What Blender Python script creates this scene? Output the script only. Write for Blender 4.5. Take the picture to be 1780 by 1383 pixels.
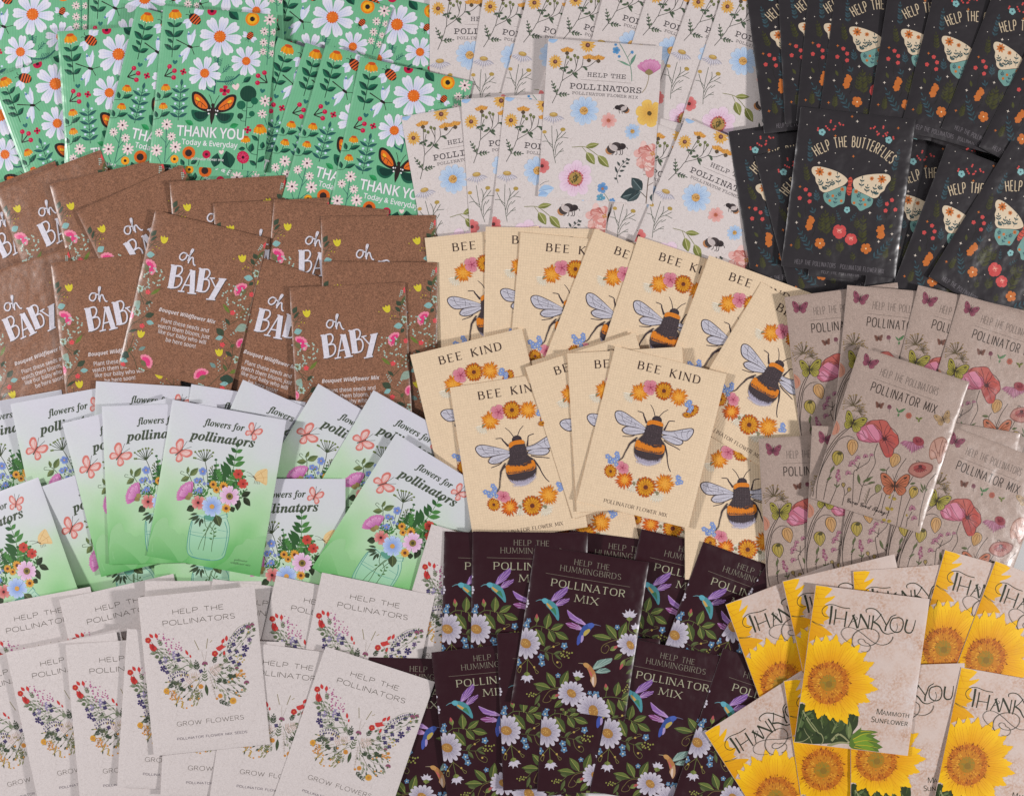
import bpy, math, random
import numpy as np
from mathutils import Matrix, Vector
from mathutils.geometry import tessellate_polygon

for o in list(bpy.data.objects):
    bpy.data.objects.remove(o)
SC = bpy.context.scene
ROOT = SC.collection

# ------------------------------------------------------------------ camera, world, lamps, exposure
PX = 0.000415            # metres on the table per pixel of the photograph
FW, FH = 1780, 1383
CAM_H = 1.25             # copy-stand camera straight above the table
cam = bpy.data.cameras.new('camera')
cam.sensor_width = 36
cam.lens = 36 * CAM_H / (FW * PX)
cam.clip_start, cam.clip_end = 0.05, 20
camo = bpy.data.objects.new('camera', cam)
camo.location = (0, 0, CAM_H)
ROOT.objects.link(camo)
SC.camera = camo

wd = bpy.data.worlds.new('World')
SC.world = wd
wd.use_nodes = True
wd.node_tree.nodes['Background'].inputs[0].default_value = (0.95, 0.95, 1.0, 1)
wd.node_tree.nodes['Background'].inputs[1].default_value = 0.19

def lamp(name, loc, target, size, power, col):
    l = bpy.data.lights.new(name, 'AREA')
    l.shape = 'RECTANGLE'
    l.size, l.size_y = size
    l.energy = power
    l.color = col
    o = bpy.data.objects.new(name, l)
    o.location = loc
    o.rotation_euler = (Vector(target) - Vector(loc)).to_track_quat('-Z', 'Y').to_euler()
    ROOT.objects.link(o)

lamp('studio_lamp', (1.75, -0.42, 1.15), (0.10, 0.0, 0), (0.13, 0.20), 30.8, (1.0, 0.965, 0.955))
lamp('studio_lamp', (-1.75, 0.16, 1.25), (-0.10, 0.0, 0), (0.13, 0.20), 29.8, (1.0, 0.97, 0.965))

SC.view_settings.view_transform = 'Standard'
SC.view_settings.look = 'None'
SC.view_settings.exposure = 0.0
SC.view_settings.gamma = 1.0
SC.view_settings.use_curve_mapping = False

# ------------------------------------------------------------------ printing: flat shapes in the ink layers of a packet
W, H = 198.0, 273.0      # packet size in photograph pixels (82 x 113 mm)
KALB = 0.95              # how bright a printed colour shows under the lamps

def lin(h):
    h = h.lstrip('#')
    out = []
    for i in (0, 2, 4):
        c = int(h[i:i + 2], 16) / 255
        c = c / 12.92 if c <= 0.04045 else ((c + 0.055) / 1.055) ** 2.4
        out.append(min(0.9, c / KALB))
    return np.array(out + [0.0])

class Art:
    pass
A = None
RND = random.Random(5)

def start(tl, tr, bl, bg, seed=1):
    global A, RND
    A = Art()
    RND = random.Random(seed)
    A.tl = np.array(tl, float)
    m = np.array([np.subtract(tr, tl), np.subtract(bl, tl)], float)
    A.inv = np.linalg.inv(m)
    A.zs = np.hypot(*np.subtract(tr, tl)) / W
    A.shapes = []
    A.part = 'floral_print'
    A.bg = bg
    return A

def part(n):
    A.part = n

def fresh(n):
    """a new part of a kind that comes more than once"""
    A.count = getattr(A, 'count', 0) + 1
    A.part = f'{n}#{A.count}'

def loc(p):
    q = (np.asarray(p, float).reshape(-1, 2) - A.tl) @ A.inv
    return q * [W, H]

def put(pts, tris, col):
    """one inked shape: outline points in the tracing's coordinates"""
    L = loc(pts)
    if isinstance(col, tuple):
        c0, c1, p0, p1 = lin(col[0]), lin(col[1]), np.array(col[2], float), np.array(col[3], float)
        d = p1 - p0
        t = np.clip(((np.asarray(pts, float) - p0) @ d) / max(1e-9, d @ d), 0, 1)[:, None]
        C = c0 * (1 - t) + c1 * t
    else:
        C = np.repeat(lin(col)[None], len(L), 0)
    k = getattr(A, 'sat', 1)         # how vivid this printer's inks are
    if k < 1:
        g = C[:, :3] @ np.array([.3, .59, .11])
        C = C.copy()
        C[:, :3] = g[:, None] + (C[:, :3] - g[:, None]) * k
    A.shapes.append([L, np.asarray(tris, int).reshape(-1, 3), C, A.part])

def cat(pts, closed=False, n=5):
    P = np.asarray(pts, float)
    if len(P) < 3:
        return P
    if closed:
        Q = np.vstack([P[-1], P, P[0], P[1]])
    else:
        Q = np.vstack([2 * P[0] - P[1], P, 2 * P[-1] - P[-2]])
    out = []
    for i in range(1, len(Q) - 2):
        a, b, c, d = Q[i - 1:i + 3]
        for k in range(n):
            t = k / n
            out.append(0.5 * (2 * b + (c - a) * t + (2 * a - 5 * b + 4 * c - d) * t * t + (3 * b - a - 3 * c + d) * t ** 3))
    if not closed:
        out.append(Q[-2])
    return np.array(out)

def fill(pts, c, sm=0):
    P = cat(pts, True, sm) if sm else np.asarray(pts, float)
    tr = tessellate_polygon([[Vector((p[0], p[1], 0)) for p in P]])
    put(P, [t for t in tr if len(set(t)) == 3], c)

def pl(s, c, sm=4):
    """filled outline from a string of coordinates"""
    v = [float(x) for x in s.replace(',', ' ').split()]
    fill(list(zip(v[::2], v[1::2])), c, sm)

def line(pts, w, c, w1=None, sm=5):
    if isinstance(pts, str):
        v = [float(x) for x in pts.replace(',', ' ').split()]
        pts = list(zip(v[::2], v[1::2]))
    P = cat(pts, False, sm) if sm and len(pts) > 2 else np.asarray(pts, float)
    n = len(P)
    d = np.gradient(P, axis=0)
    d /= np.maximum(1e-9, np.hypot(d[:, 0], d[:, 1]))[:, None]
    nr = np.stack([-d[:, 1], d[:, 0]], 1)
    ww = (np.interp(np.linspace(0, 1, n), np.linspace(0, 1, len(w)), w) if np.ndim(w) else np.linspace(w, w if w1 is None else w1, n))[:, None] / 2
    V = np.vstack([P + nr * ww, P - nr * ww])
    t = []
    for i in range(n - 1):
        t += [(i, i + 1, n + i), (i + 1, n + i + 1, n + i)]
    put(V, t, c)

def oval(x, y, rx, ry=None, c='#000000', a=0, n=14):
    ry = rx if ry is None else ry
    t = np.arange(n) * 2 * math.pi / n
    ca, sa = math.cos(math.radians(a)), math.sin(math.radians(a))
    px, py = rx * np.cos(t), ry * np.sin(t)
    P = np.stack([x + px * ca - py * sa, y + px * sa + py * ca], 1)
    put(P, [(0, i, i + 1) for i in range(1, n - 1)], c)

def dots(s, r, c, n=8):
    v = [float(x) for x in s.replace(',', ' ').split()]
    for x, y in zip(v[::2], v[1::2]):
        oval(x, y, r, r, c, n=n)

def leaf(x0, y0, x1, y1, w, c, c2=None, vein=None, wide=.45):
    d = np.array([x1 - x0, y1 - y0], float)
    L = np.hypot(*d)
    d /= L
    nr = np.array([-d[1], d[0]])
    o = np.array([x0, y0], float)
    ts = [.12, .28, wide, .68, .87]
    ws = [.42, .82, 1, .78, .36]
    up = [o + d * L * t + nr * w / 2 * k for t, k in zip(ts, ws)]
    dn = [o + d * L * t - nr * w / 2 * k for t, k in zip(ts, ws)]
    e = o + d * L
    if c2:
        fill([o] + up + [e], c)
        fill([o] + dn + [e], c2)
    else:
        fill([o] + up + [e] + dn[::-1], c)
    if vein:
        line([o, o + d * L * .85], max(1.6, w * .07), vein)

SHP = {'round': [(.0, .35), (.35, .75), (.62, 1), (.84, .92), (.96, .5)],
       'notch': [(.0, .3), (.4, .72), (.72, 1), (.92, .85), (1., .45)],
       'point': [(.0, .55), (.35, .95), (.6, 1), (.82, .6)],
       'strap': [(.0, .6), (.3, .9), (.7, 1), (.93, .7)]}

def daisy(x, y, R, n, c, w=.3, a=0, r0=.1, shape='round', c0=None, vein=None, sq=1, sa=0, jit=.05, arc=360, vw=.03):
    """ring of petals; sq flattens the ring along the direction sa"""
    ca, sn = math.cos(math.radians(sa)), math.sin(math.radians(sa))
    def tf(p):
        u, v = p[0] * ca + p[1] * sn, (-p[0] * sn + p[1] * ca) * sq
        return (x + u * ca - v * sn, y + u * sn + v * ca)
    tip = {'round': 1.0, 'notch': .93, 'point': 1.0, 'strap': 1.0}[shape]
    for i in range(n):
        th = math.radians(a + arc * i / n) + RND.uniform(-jit, jit)
        RR = R * (1 + RND.uniform(-jit, jit))
        q = []
        for t, k in SHP[shape]:
            q.append(((r0 + (1 - r0) * t) * RR, k * w * R))
        up = q
        loop = [(u, v) for u, v in up] + [(tip * RR, 0)] + [(u, -v) for u, v in reversed(up)]
        cs, ss = math.cos(th), math.sin(th)
        pts = [tf((u * cs - v * ss, u * ss + v * cs)) for u, v in loop]
        e0, e1 = tf((r0 * RR * cs, r0 * RR * ss)), tf((RR * cs, RR * ss))
        fill(pts, (c0, c, e0, e1) if c0 else c)
        if vein:
            for k in (-.35, .3):
                m = [tf((u * cs - v * ss, u * ss + v * cs)) for u, v in ((RR * (r0 + .18), k * w * R * .5), (RR * .82, k * w * R))]
                line(m, max(1.5, R * vw), vein, .8)

# ---- lettering
def bl_glyphs(s, style):
    base = {'mono': (0x1D670, 0x1D68A), 'bold': (0x1D400, 0x1D41A), 'bi': (0x1D468, 0x1D482), 'scr': (0x1D4D0, 0x1D4EA),
            'sans': (0x1D5A0, 0x1D5BA), 'sbold': (0x1D5D4, 0x1D5EE), 'sbi': (0x1D63C, 0x1D656)}.get(style)
    if not base:
        return s
    return ''.join(chr(base[0] + ord(k) - 65) if 'A' <= k <= 'Z' else chr(base[1] + ord(k) - 97) if 'a' <= k <= 'z' else k for k in s)

def type_on(s, p0, p1, h, c, style='sans', sp=1.0, fat=0.0):
    """type set from p0 to p1 on its baseline, capitals h high"""
    cu = bpy.data.curves.new('type', 'FONT')
    cu.body = bl_glyphs(s, style)
    cu.space_character = sp
    cu.offset = fat
    cu.resolution_u = 2
    ob = bpy.data.objects.new('type', cu)
    ROOT.objects.link(ob)
    bpy.context.view_layer.update()
    ev = ob.evaluated_get(bpy.context.evaluated_depsgraph_get())
    me = ev.to_mesh()
    me.calc_loop_triangles()
    V = np.array([v.co[:2] for v in me.vertices])
    T = np.array([t.vertices[:] for t in me.loop_triangles])
    ev.to_mesh_clear()
    bpy.data.objects.remove(ob)
    bpy.data.curves.remove(cu)
    p0, p1 = np.array(p0, float), np.array(p1, float)
    d = p1 - p0
    n = np.array([d[1], -d[0]]) / np.hypot(*d)
    cap = .60 if style == 'mono' else .69
    x0, x1 = V[:, 0].min(), V[:, 0].max()
    P = p0 + ((V[:, :1] - x0) / (x1 - x0)) * d + (V[:, 1:2] / cap * h) * n
    put(P, T, c)

SK = {  # capitals drawn by their centre lines: width, strokes (a leading ~ marks a curve)
 'A': (.74, ['0 0 .37 1 .74 0', '.13 .34 .61 .34']), 'B': (.56, ['0 0 0 1', '~0 1 .3 1 .47 .9 .47 .65 .3 .54 0 .54', '~0 .54 .34 .54 .56 .42 .56 .13 .34 0 0 0']),
 'C': (.66, ['~.66 .82 .45 1 .15 .93 0 .5 .15 .07 .45 0 .66 .18']), 'D': (.68, ['0 0 0 1', '~0 1 .3 1 .6 .85 .68 .5 .6 .15 .3 0 0 0']),
 'E': (.5, ['0 0 0 1', '0 1 .5 1', '0 .53 .42 .53', '0 0 .5 0']), 'F': (.48, ['0 0 0 1', '0 1 .48 1', '0 .52 .4 .52']),
 'G': (.72, ['~.68 .82 .45 1 .15 .93 0 .5 .15 .07 .45 0 .7 .12', '.7 .1 .7 .45 .42 .45']), 'H': (.64, ['0 0 0 1', '.64 0 .64 1', '0 .53 .64 .53']),
 'I': (.02, ['.01 0 .01 1']), 'K': (.6, ['0 0 0 1', '.56 1 0 .45', '.14 .58 .6 0']), 'L': (.48, ['0 1 0 0', '0 0 .48 0']),
 'M': (.84, ['0 0 .06 1', '.06 1 .42 .1', '.42 .1 .78 1', '.78 1 .84 0']), 'N': (.68, ['0 0 0 1', '0 1 .68 0', '.68 0 .68 1']),
 'O': (.78, ['~.39 1 .1 .88 0 .5 .1 .12 .39 0 .68 .12 .78 .5 .68 .88 .39 1']), 'P': (.54, ['0 0 0 1', '~0 1 .34 1 .54 .88 .54 .6 .34 .46 0 .46']),
 'R': (.58, ['0 0 0 1', '~0 1 .34 1 .52 .88 .52 .63 .34 .5 0 .5', '.26 .5 .58 0']), 'S': (.5, ['~.47 .86 .25 1 .04 .88 .06 .64 .25 .52 .46 .38 .48 .14 .25 0 .02 .14']),
 'T': (.6, ['.3 0 .3 1', '0 1 .6 1']), 'U': (.64, ['0 1 0 .3', '~0 .3 .07 .07 .32 0 .57 .07 .64 .3', '.64 .3 .64 1']),
 'W': (1.0, ['0 1 .26 0', '.26 0 .5 .9', '.5 .9 .74 0', '.74 0 1 1']), 'X': (.64, ['0 0 .64 1', '0 1 .64 0']), 'Y': (.62, ['0 1 .31 .48', '.62 1 .31 .48', '.31 .48 .31 0']),
 '.': (.05, ['0 .4 .05 .45'])}

def skel(s, pos, h, wr, tw, c, track=.2, thin=1.0, serif=0):
    """single-line capitals: pos(t in 0..1) gives point and direction on the baseline"""
    tot, xs = 0, []
    for k in s:
        xs.append(tot)
        tot += (.34 if k == ' ' else SK[k][0]) * wr + track
    tot -= track
    for k, x in zip(s, xs):
        if k == ' ':
            continue
        cw = SK[k][0] * wr
        p, d = pos((x + cw / 2) / tot)
        d = np.array(d) / np.hypot(*d)
        n = np.array([d[1], -d[0]])
        ext = tot
        f = lambda a: p + d * ((a[0] * wr - cw / 2) * pos.unit) + n * (a[1] * h)
        pos.unit = pos.length / ext
        for st in SK[k][1]:
            cv = st[0] == '~'
            v = [float(z) for z in st.lstrip('~').split()]
            q = list(zip(v[::2], v[1::2]))
            if cv:
                q = [tuple(z) for z in cat(q, False, 3)]
            runs = [q] if cv else [[q[i], q[i + 1]] for i in range(len(q) - 1)]
            for r in runs:
                P = [f(z) for z in r]
                up = abs(r[-1][1] - r[0][1]) * h
                acr = abs(r[-1][0] - r[0][0]) * wr * pos.unit
                w = tw if (cv or up > acr) else tw * thin
                if k in 'ANKMXUWY' and thin < 1 and not cv and (r[-1][0] - r[0][0]) * (r[-1][1] - r[0][1]) > 0 and r[0][0] != r[-1][0]:
                    w = tw * thin
                if k in 'NMU' and thin < 1 and not cv and abs(r[0][0] - r[-1][0]) < .08 and k != 'U':
                    w = tw * thin * 1.1
                if cv and thin < 1:      # thick and thin like a broad pen
                    g = np.gradient(np.array(P), axis=0)
                    vert = np.abs(g @ n) / np.maximum(1e-9, np.hypot(g[:, 0], g[:, 1]))
                    w = tw * (thin + (1.05 - thin) * vert ** 1.5)
                line(P, w, c, sm=0)
                if serif and not cv:
                    for z in (r[0], r[-1]):
                        if z[1] in (0, 1) and abs(r[0][1] - r[-1][1]) > .5:
                            line([f((z[0] - serif / wr, z[1])), f((z[0] + serif / wr, z[1]))], tw * .42, c, sm=0)
                        elif z[1] in (0, 1, .53, .52) and z[0] > .3:
                            g = -.1 if z[1] == 1 else .1 if z[1] == 0 else .06
                            line([f((z[0], z[1])), f((z[0], z[1] + g))], tw * .42, c, sm=0)

def straight(p0, p1):
    p0, p1 = np.array(p0, float), np.array(p1, float)
    def pos(t):
        return p0 + (p1 - p0) * t, p1 - p0
    pos.length = float(np.hypot(*(p1 - p0)))
    pos.unit = pos.length
    return pos

def arch(a, b, c):
    """circle through three points"""
    a, b, c = (np.array(k, float) for k in (a, b, c))
    m = 2 * np.array([b - a, c - a])
    o = np.linalg.solve(m, [b @ b - a @ a, c @ c - a @ a])
    r = np.hypot(*(a - o))
    t0, t1 = math.atan2(*(a - o)[::-1]), math.atan2(*(c - o)[::-1])
    def pos(t):
        th = t0 + (t1 - t0) * t
        return o + r * np.array([math.cos(th), math.sin(th)]), np.array([-math.sin(th), math.cos(th)])
    pos.length = r * abs(t1 - t0)
    pos.unit = pos.length
    return pos

def T(s, p0, p1, h, tw, c, wr=1.0, track=.2, thin=1.0, serif=0):
    pos = straight(p0, p1)
    tot = sum((.34 if k == ' ' else SK[k][0]) * wr + track for k in s) - track
    pos.unit = pos.length / tot
    skel(s, pos, h, wr, tw, c, track, thin, serif)

def spray(x0, y0, x1, y1, n, L, w, c, c2=None, ang=50, stem=2, bend=0, sc=None, end=1, shrink=.4):
    """stem with pairs of leaves"""
    a, b = np.array([x0, y0], float), np.array([x1, y1], float)
    d = b - a
    nr = np.array([-d[1], d[0]])
    m = (a + b) / 2 + nr * bend
    cv = cat([a, m, b], False, 8)
    if stem:
        line(cv, stem, sc or c2 or c, sm=0)
    for i in range(n):
        t = (i + .7) / (n + .4)
        k = min(len(cv) - 2, int(t * (len(cv) - 1)))
        p = cv[k]
        th = math.atan2(*(cv[k + 1] - cv[k])[::-1])
        ll = L * (1 - shrink * t)
        for s in (-1, 1):
            q = th + s * math.radians(ang)
            e = p + ll * np.array([math.cos(q), math.sin(q)])
            leaf(p[0], p[1], e[0], e[1], w * (1 - shrink * .6 * t), c if s < 0 else (c2 or c))
    if end:
        th = math.atan2(*(cv[-1] - cv[-2])[::-1])
        e = b + L * (1 - shrink) * np.array([math.cos(th), math.sin(th)])
        leaf(b[0], b[1], e[0], e[1], w * .7, c)

# ------------------------------------------------------------------ the ten printed designs, drawn shape by shape
ART = {}

def art_green():
    A = start((152, 42), (1065, 122), (52, 1297), '#72b68c', 1)
    dk, md, te, bk, wh, og, ye, cr, pk = '#143f35', '#1d6349', '#2c625f', '#26201f', '#dcdcec', '#e0701f', '#eaa524', '#bf1746', '#ead3d2'
    def cone(x, y, s, a=0):
        for k in range(-2, 3):
            e = (x + k * 21 * s, y + (88 - abs(k) * 7) * s)
            leaf(x + k * 6 * s, y + 8 * s, e[0] + k * 4 * s, e[1], 36 * s, '#e9a01f' if k % 2 else '#dd8d18', wide=.7)
        oval(x, y + 12 * s, 30 * s, 13 * s, '#c9501c', 0)
        dots(' '.join(f'{x + k * 24 * s},{y + (84 - abs(k) * 7) * s}' for k in range(-2, 3)), 4.2 * s, '#f0e6d8')
    def star(x, y, r, n=8):
        daisy(x, y, r, n, pk, w=.17, shape='strap', jit=.04, a=RND.uniform(0, 40))
        oval(x, y, r * .2, c='#3b1d2a', n=8)
    def berry(x, y, pts):
        for px, py in pts:
            line([(x, y), (px, py)], 8, bk, sm=0)
        for px, py in pts:
            oval(px, py, 19, c=cr)
            oval(px - 5, py - 5, 7, c='#d6496b', n=8)
    def heart(x, y, s, c, a=0):
        P = [(0, 22), (-22, 0), (-22, -14), (-12, -20), (0, -10), (12, -20), (22, -14), (22, 0)]
        ca, sa = math.cos(math.radians(a)), math.sin(math.radians(a))
        fill([(x + s * (u * ca - v * sa), y + s * (u * sa + v * ca)) for u, v in P], c, 3)
    def ring(x, y, r, c1, c2, c3='#2b1f1e'):
        oval(x, y, r, c=c1, n=22)
        oval(x, y, r * .72, c=c2, n=18)
        oval(x, y, r * .36, c=c3)
    def big(x, y, R, cr_):
        for i in range(8):   # petals in pale blue and white
            pass
        daisy(x, y, R, 8, '#e6e4f0', w=.235, shape='notch', a=12, r0=.12, c0='#c9cce4', vein='#c3cae6', vw=.05)
        dots(' '.join(f'{x + cr_ * math.cos(k * .42)},{y + cr_ * math.sin(k * .42)}' for k in range(15)), cr_ * .17, '#cc5a18', n=6)
        oval(x, y, cr_, c='#dd6d1f', n=18)
        dots(' '.join(f'{x + RND.uniform(-.65, .65) * cr_},{y + RND.uniform(-.65, .65) * cr_}' for k in range(9)), cr_ * .1, '#ef8f45', n=5)
    # stems of the daisies
    line('604 380 598 470 585 600 568 755', 13, te)
    line('770 600 720 640 660 658 590 655', 12, te)
    line('500 690 520 720 565 738', 14, te)
    for k in range(5):
        line([(598, 480 + k * 14), (560 + k * 4, 462 + k * 12)], 4, te, sm=0)
        line([(598, 488 + k * 14), (634 - k * 3, 476 + k * 12)], 4, te, sm=0)
        line([(650 + k * 14, 655 - k * 4), (668 + k * 14, 615)], 4, te, sm=0)
        line([(650 + k * 14, 660 - k * 4), (672 + k * 14, 688)], 4, te, sm=0)
    line('632 590 690 535', 5, te)
    for k in range(4):
        line([(645 + k * 12, 578 - k * 12), (640 + k * 13, 548 - k * 10)], 4, te, sm=0)
        line([(645 + k * 12, 578 - k * 12), (672 + k * 10, 575 - k * 12)], 4, te, sm=0)
    leaf(680, 85, 758, 165, 72, dk, md)
    oval(543, 90, 38, 37, cr, n=18)
    oval(543, 90, 14, c='#3a0d20')
    # tall cone flower on the edge
    line('243 165 238 270 228 460', 5, '#1d3b2c')
    for x0, y0, x1, y1, w in ((240, 218, 185, 175, 34), (240, 218, 310, 180, 34), (237, 298, 166, 238, 48), (237, 298, 320, 245, 48),
                              (233, 345, 190, 308, 28), (231, 402, 164, 352, 40), (231, 402, 300, 362, 40)):
        leaf(x0, y0, x1, y1, w, dk, md)
    cone(250, 75, 1.0)
    big(610, 298, 170, 44)
    big(822, 495, 122, 31)
    big(492, 590, 134, 34)
    part('printed_bee')
    def bee(x, y, s, a):
        fresh('printed_bee')
        ca, sa = math.cos(math.radians(a)), math.sin(math.radians(a))
        t = lambda u, v: (x + s * (u * ca - v * sa), y + s * (u * sa + v * ca))
        for u0, v0, u1, v1, w in ((-18, -30, 5, -105, 52), (-28, -26, -52, -92, 36), (-18, 30, 5, 105, 52), (-28, 26, -52, 92, 36)):
            p, q = t(u0, v0), t(u1, v1)
            leaf(p[0], p[1], q[0], q[1], w * s, '#cfd3ea', '#e0e2f2', wide=.65)
        for sg in (-1, 1):
            line([t(-48, 8 * sg), t(-72, 12 * sg), t(-80, 26 * sg)], 4 * s, bk)
        oval(x, y, 56 * s, 40 * s, '#241b1b', a)
        for u, hh in ((-26, 33), (-4, 39), (18, 38), (38, 27)):
            fill([t(u - 7, -hh), t(u + 5, -hh), t(u + 5, hh), t(u - 7, hh)], '#d9602b')
    bee(408, 155, .98, 42)
    bee(850, 292, .62, -60)
    part('printed_dragonfly')
    line('262 320 375 378', 9, bk, 5)
    for x1, y1, w in ((358, 250, 36), (414, 232, 36), (282, 462, 36), (308, 514, 36)):
        leaf(375, 375, x1, y1, w, '#dfe1f2', '#cfd6ec', wide=.72)
    dots('362,275 292,450', 10, '#5d88ae')
    oval(372, 377, 24, 11, bk, 25)
    line('390 382 448 374', 4, bk)
    line('385 385 407 440', 4, bk)
    part('floral_print')
    heart(253, 499, .85, '#2b6a66', 5)
    berry(170, 610, ((210, 533), (250, 568), (244, 622)))
    berry(990, 668, ((967, 587), (917, 612), (913, 668)))
    daisy(321, 577, 27, 4, cr, w=.42, a=20); oval(321, 577, 8, c='#4a0c22', n=8)
    daisy(653, 730, 42, 4, cr, w=.44, a=8); oval(653, 730, 12, c='#4a0c22', n=8)
    heart(742, 700, 1.25, '#ecd2d0', -12); heart(630, 1218, .85, '#ecd2d0', -8); heart(952, 732, .85, '#2b6a66', 8)
    ring(867, 157, 56, '#e8871c', '#f2ae25')
    # column of little stars
    line('1005 190 1002 300 985 525', 4, te)
    for y in (300, 390, 470):
        line([(960, y - 38), (1000, y + 5), (1035, y - 35)], 4, te, sm=0)
    for x, y, r in ((1005, 162, 50), (963, 257, 35), (1040, 262, 30), (958, 345, 34), (1030, 357, 28), (955, 420, 30), (1028, 432, 29)):
        star(x, y, r)
    line('960 915 975 960 988 1005', 4, te)
    star(973, 812, 46); star(952, 915, 38)
    # teal frond with white berries
    line('310 640 300 760 283 965', 5, '#1f4a46')
    leaf(308, 690, 311, 632, 24, te, '#255553')
    for k, y in enumerate((745, 815, 882, 940)):
        for s in (-1, 1):
            leaf(300 - k * 5, y, 300 - k * 5 + s * 72, y - 36 + s * 2, 26, te, '#255553')
            line([(302 - k * 5, y - 22), (302 - k * 5 + s * 30, y - 48)], 3, te, sm=0)
            oval(302 - k * 5 + s * 33, y - 52, 10, c='#c7dcec', n=8)
    for x, y, w in ((181, 672, .72), (162, 822, .68)):
        line([(x - 5, y + 60), (x - 22, y + 115), (x - 60, y + 128), (x - 105, y + 130)], 4, '#1d3b2c')
        leaf(x - 25, y + 110, x + 58, y + 70, 36, dk, md); leaf(x - 48, y + 118, x - 68, y + 62, 34, dk, md)
        cone(x, y, w)
    part('printed_butterfly')
    for s in (-1, 1):
        m = lambda u, v: (560 + s * u - (v - 880) * .09 * 1, v + s * u * .085)
        fill([m(15, 890), m(60, 905), m(150, 893), (m(170, 905)), m(150, 960), m(100, 985), m(55, 968), m(25, 920)], '#1b5a44', 3)
        fill([m(30, 905), m(140, 912), m(125, 955), m(90, 965), m(55, 950)], '#103a31', 3)
        fill([m(10, 900), m(30, 840), m(90, 770), m(140, 748), m(172, 755), m(178, 790), m(160, 850), m(110, 885), m(60, 900)], '#2a211f', 3)
        fill([m(45, 875), m(55, 835), m(105, 785), m(140, 768), m(158, 775), m(155, 810), m(135, 850), m(95, 875)], '#df6d22', 3)
        fill([m(110, 812), m(135, 790), m(142, 805), m(125, 825)], '#f0b02a', 3)
        line([m(52, 868), m(100, 830), m(150, 815)], 4, '#2a211f'); line([m(90, 838), m(95, 872)], 4, '#2a211f'); line([m(118, 822), m(128, 856)], 4, '#2a211f')
        line([m(6, 850), m(22, 800), m(40, 765)], 4, '#2a211f')
        p = [m(38, 888), m(20, 886), m(30, 915)]
        dots(' '.join(f'{q[0]},{q[1]}' for q in p), 7, '#ece8ea')
    leaf(565, 830, 548, 1003, 42, '#2a211f', wide=.35)
    oval(560, 845, 15, c='#2a211f')
    part('floral_print')
    line('832 790 828 900 818 1015', 5, dk)
    line('790 870 800 890 826 893', 4, dk); line('885 830 870 862 830 865', 4, dk); line('780 945 785 970 820 975', 4, dk); line('868 930 858 945 824 948', 4, dk)
    oval(840, 755, 65, c='#1a4435', n=24); oval(785, 845, 35, c=md, n=18); oval(890, 813, 29, c=md); oval(778, 933, 24, c='#1a4435'); oval(870, 915, 23, c=md)
    line('790 672 815 655', 4, dk)
    leaf(800, 665, 862, 618, 44, dk, md)
    leaf(405, 998, 338, 965, 42, '#2f9a5a', '#27874d'); leaf(695, 1018, 765, 1000, 42, '#2f9a5a', '#27874d')
    # stars in the corner
    line('190 1035 186 1150 175 1300', 5, te)
    for q in ('130 1080 160 1110 186 1140', '230 1110 205 1145 187 1180', '112 1235 130 1270 148 1305', '262 1210 215 1255 182 1300'):
        line(q, 4, te)
    for x, y, r in ((192, 995, 46), (130, 1060, 36), (231, 1092, 37), (112, 1199, 49), (263, 1174, 49)):
        star(x, y, r, 9)
    # bottom row
    line('370 1260 368 1330', 5, dk); line('460 1270 440 1325', 4, dk); line('270 1300 265 1345', 4, dk)
    leaf(330, 1325, 305, 1270, 36, dk, md); leaf(385, 1310, 440, 1270, 40, dk, md)
    oval(370, 1222, 51, c='#dd6f1f', n=22)
    daisy(370, 1222, 50, 12, '#d8651c', w=.2, shape='strap')
    oval(368, 1223, 28, c='#352422', n=16)
    ring(255, 1270, 33, '#e8951c', '#efa826'); ring(511, 1235, 33, cr, cr, '#4a0c22')
    leaf(570, 1335, 600, 1225, 80, dk, '#164b3b'); leaf(700, 1345, 668, 1208, 110, '#174d3b', '#0f3a30')
    line('800 1300 798 1355', 5, dk)
    daisy(802, 1260, 50, 8, '#c2154a', w=.36, shape='notch', vein='#e88aa6'); oval(802, 1260, 11, c='#3a0d20', n=8)
    line('928 1080 918 1200 905 1348', 5, '#1d3b2c'); line('826 1150 835 1190 870 1230 912 1240', 4, dk); line('985 1190 950 1200 918 1200', 4, dk)
    for x0, y0, x1, y1, w in ((922, 1130, 868, 1085, 34), (915, 1300, 985, 1245, 40), (908, 1325, 852, 1285, 38), (860, 1220, 875, 1150, 48), (820, 1190, 765, 1195, 34), (950, 1195, 960, 1135, 40)):
        leaf(x0, y0, x1, y1, w, dk, md)
    cone(822, 1090, .72); cone(936, 998, 1.0)
    daisy(838, 1042, 29, 4, cr, w=.42, a=10); oval(838, 1042, 8, c='#4a0c22', n=8)
    part('lettering')
    type_on('THANK YOU', (272, 1082), (806, 1121), 76, '#e9e6ea', 'sans', fat=.022)
    type_on('Today & Everyday', (312, 1152), (757, 1187), 40, '#e9e6ea', 'sans', fat=.014)
    fresh('lettering')
    type_on('pollinator flower mix', (392, 1277), (648, 1291), 20, '#e4e6e2', 'sans', fat=.01)
    return A

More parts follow.
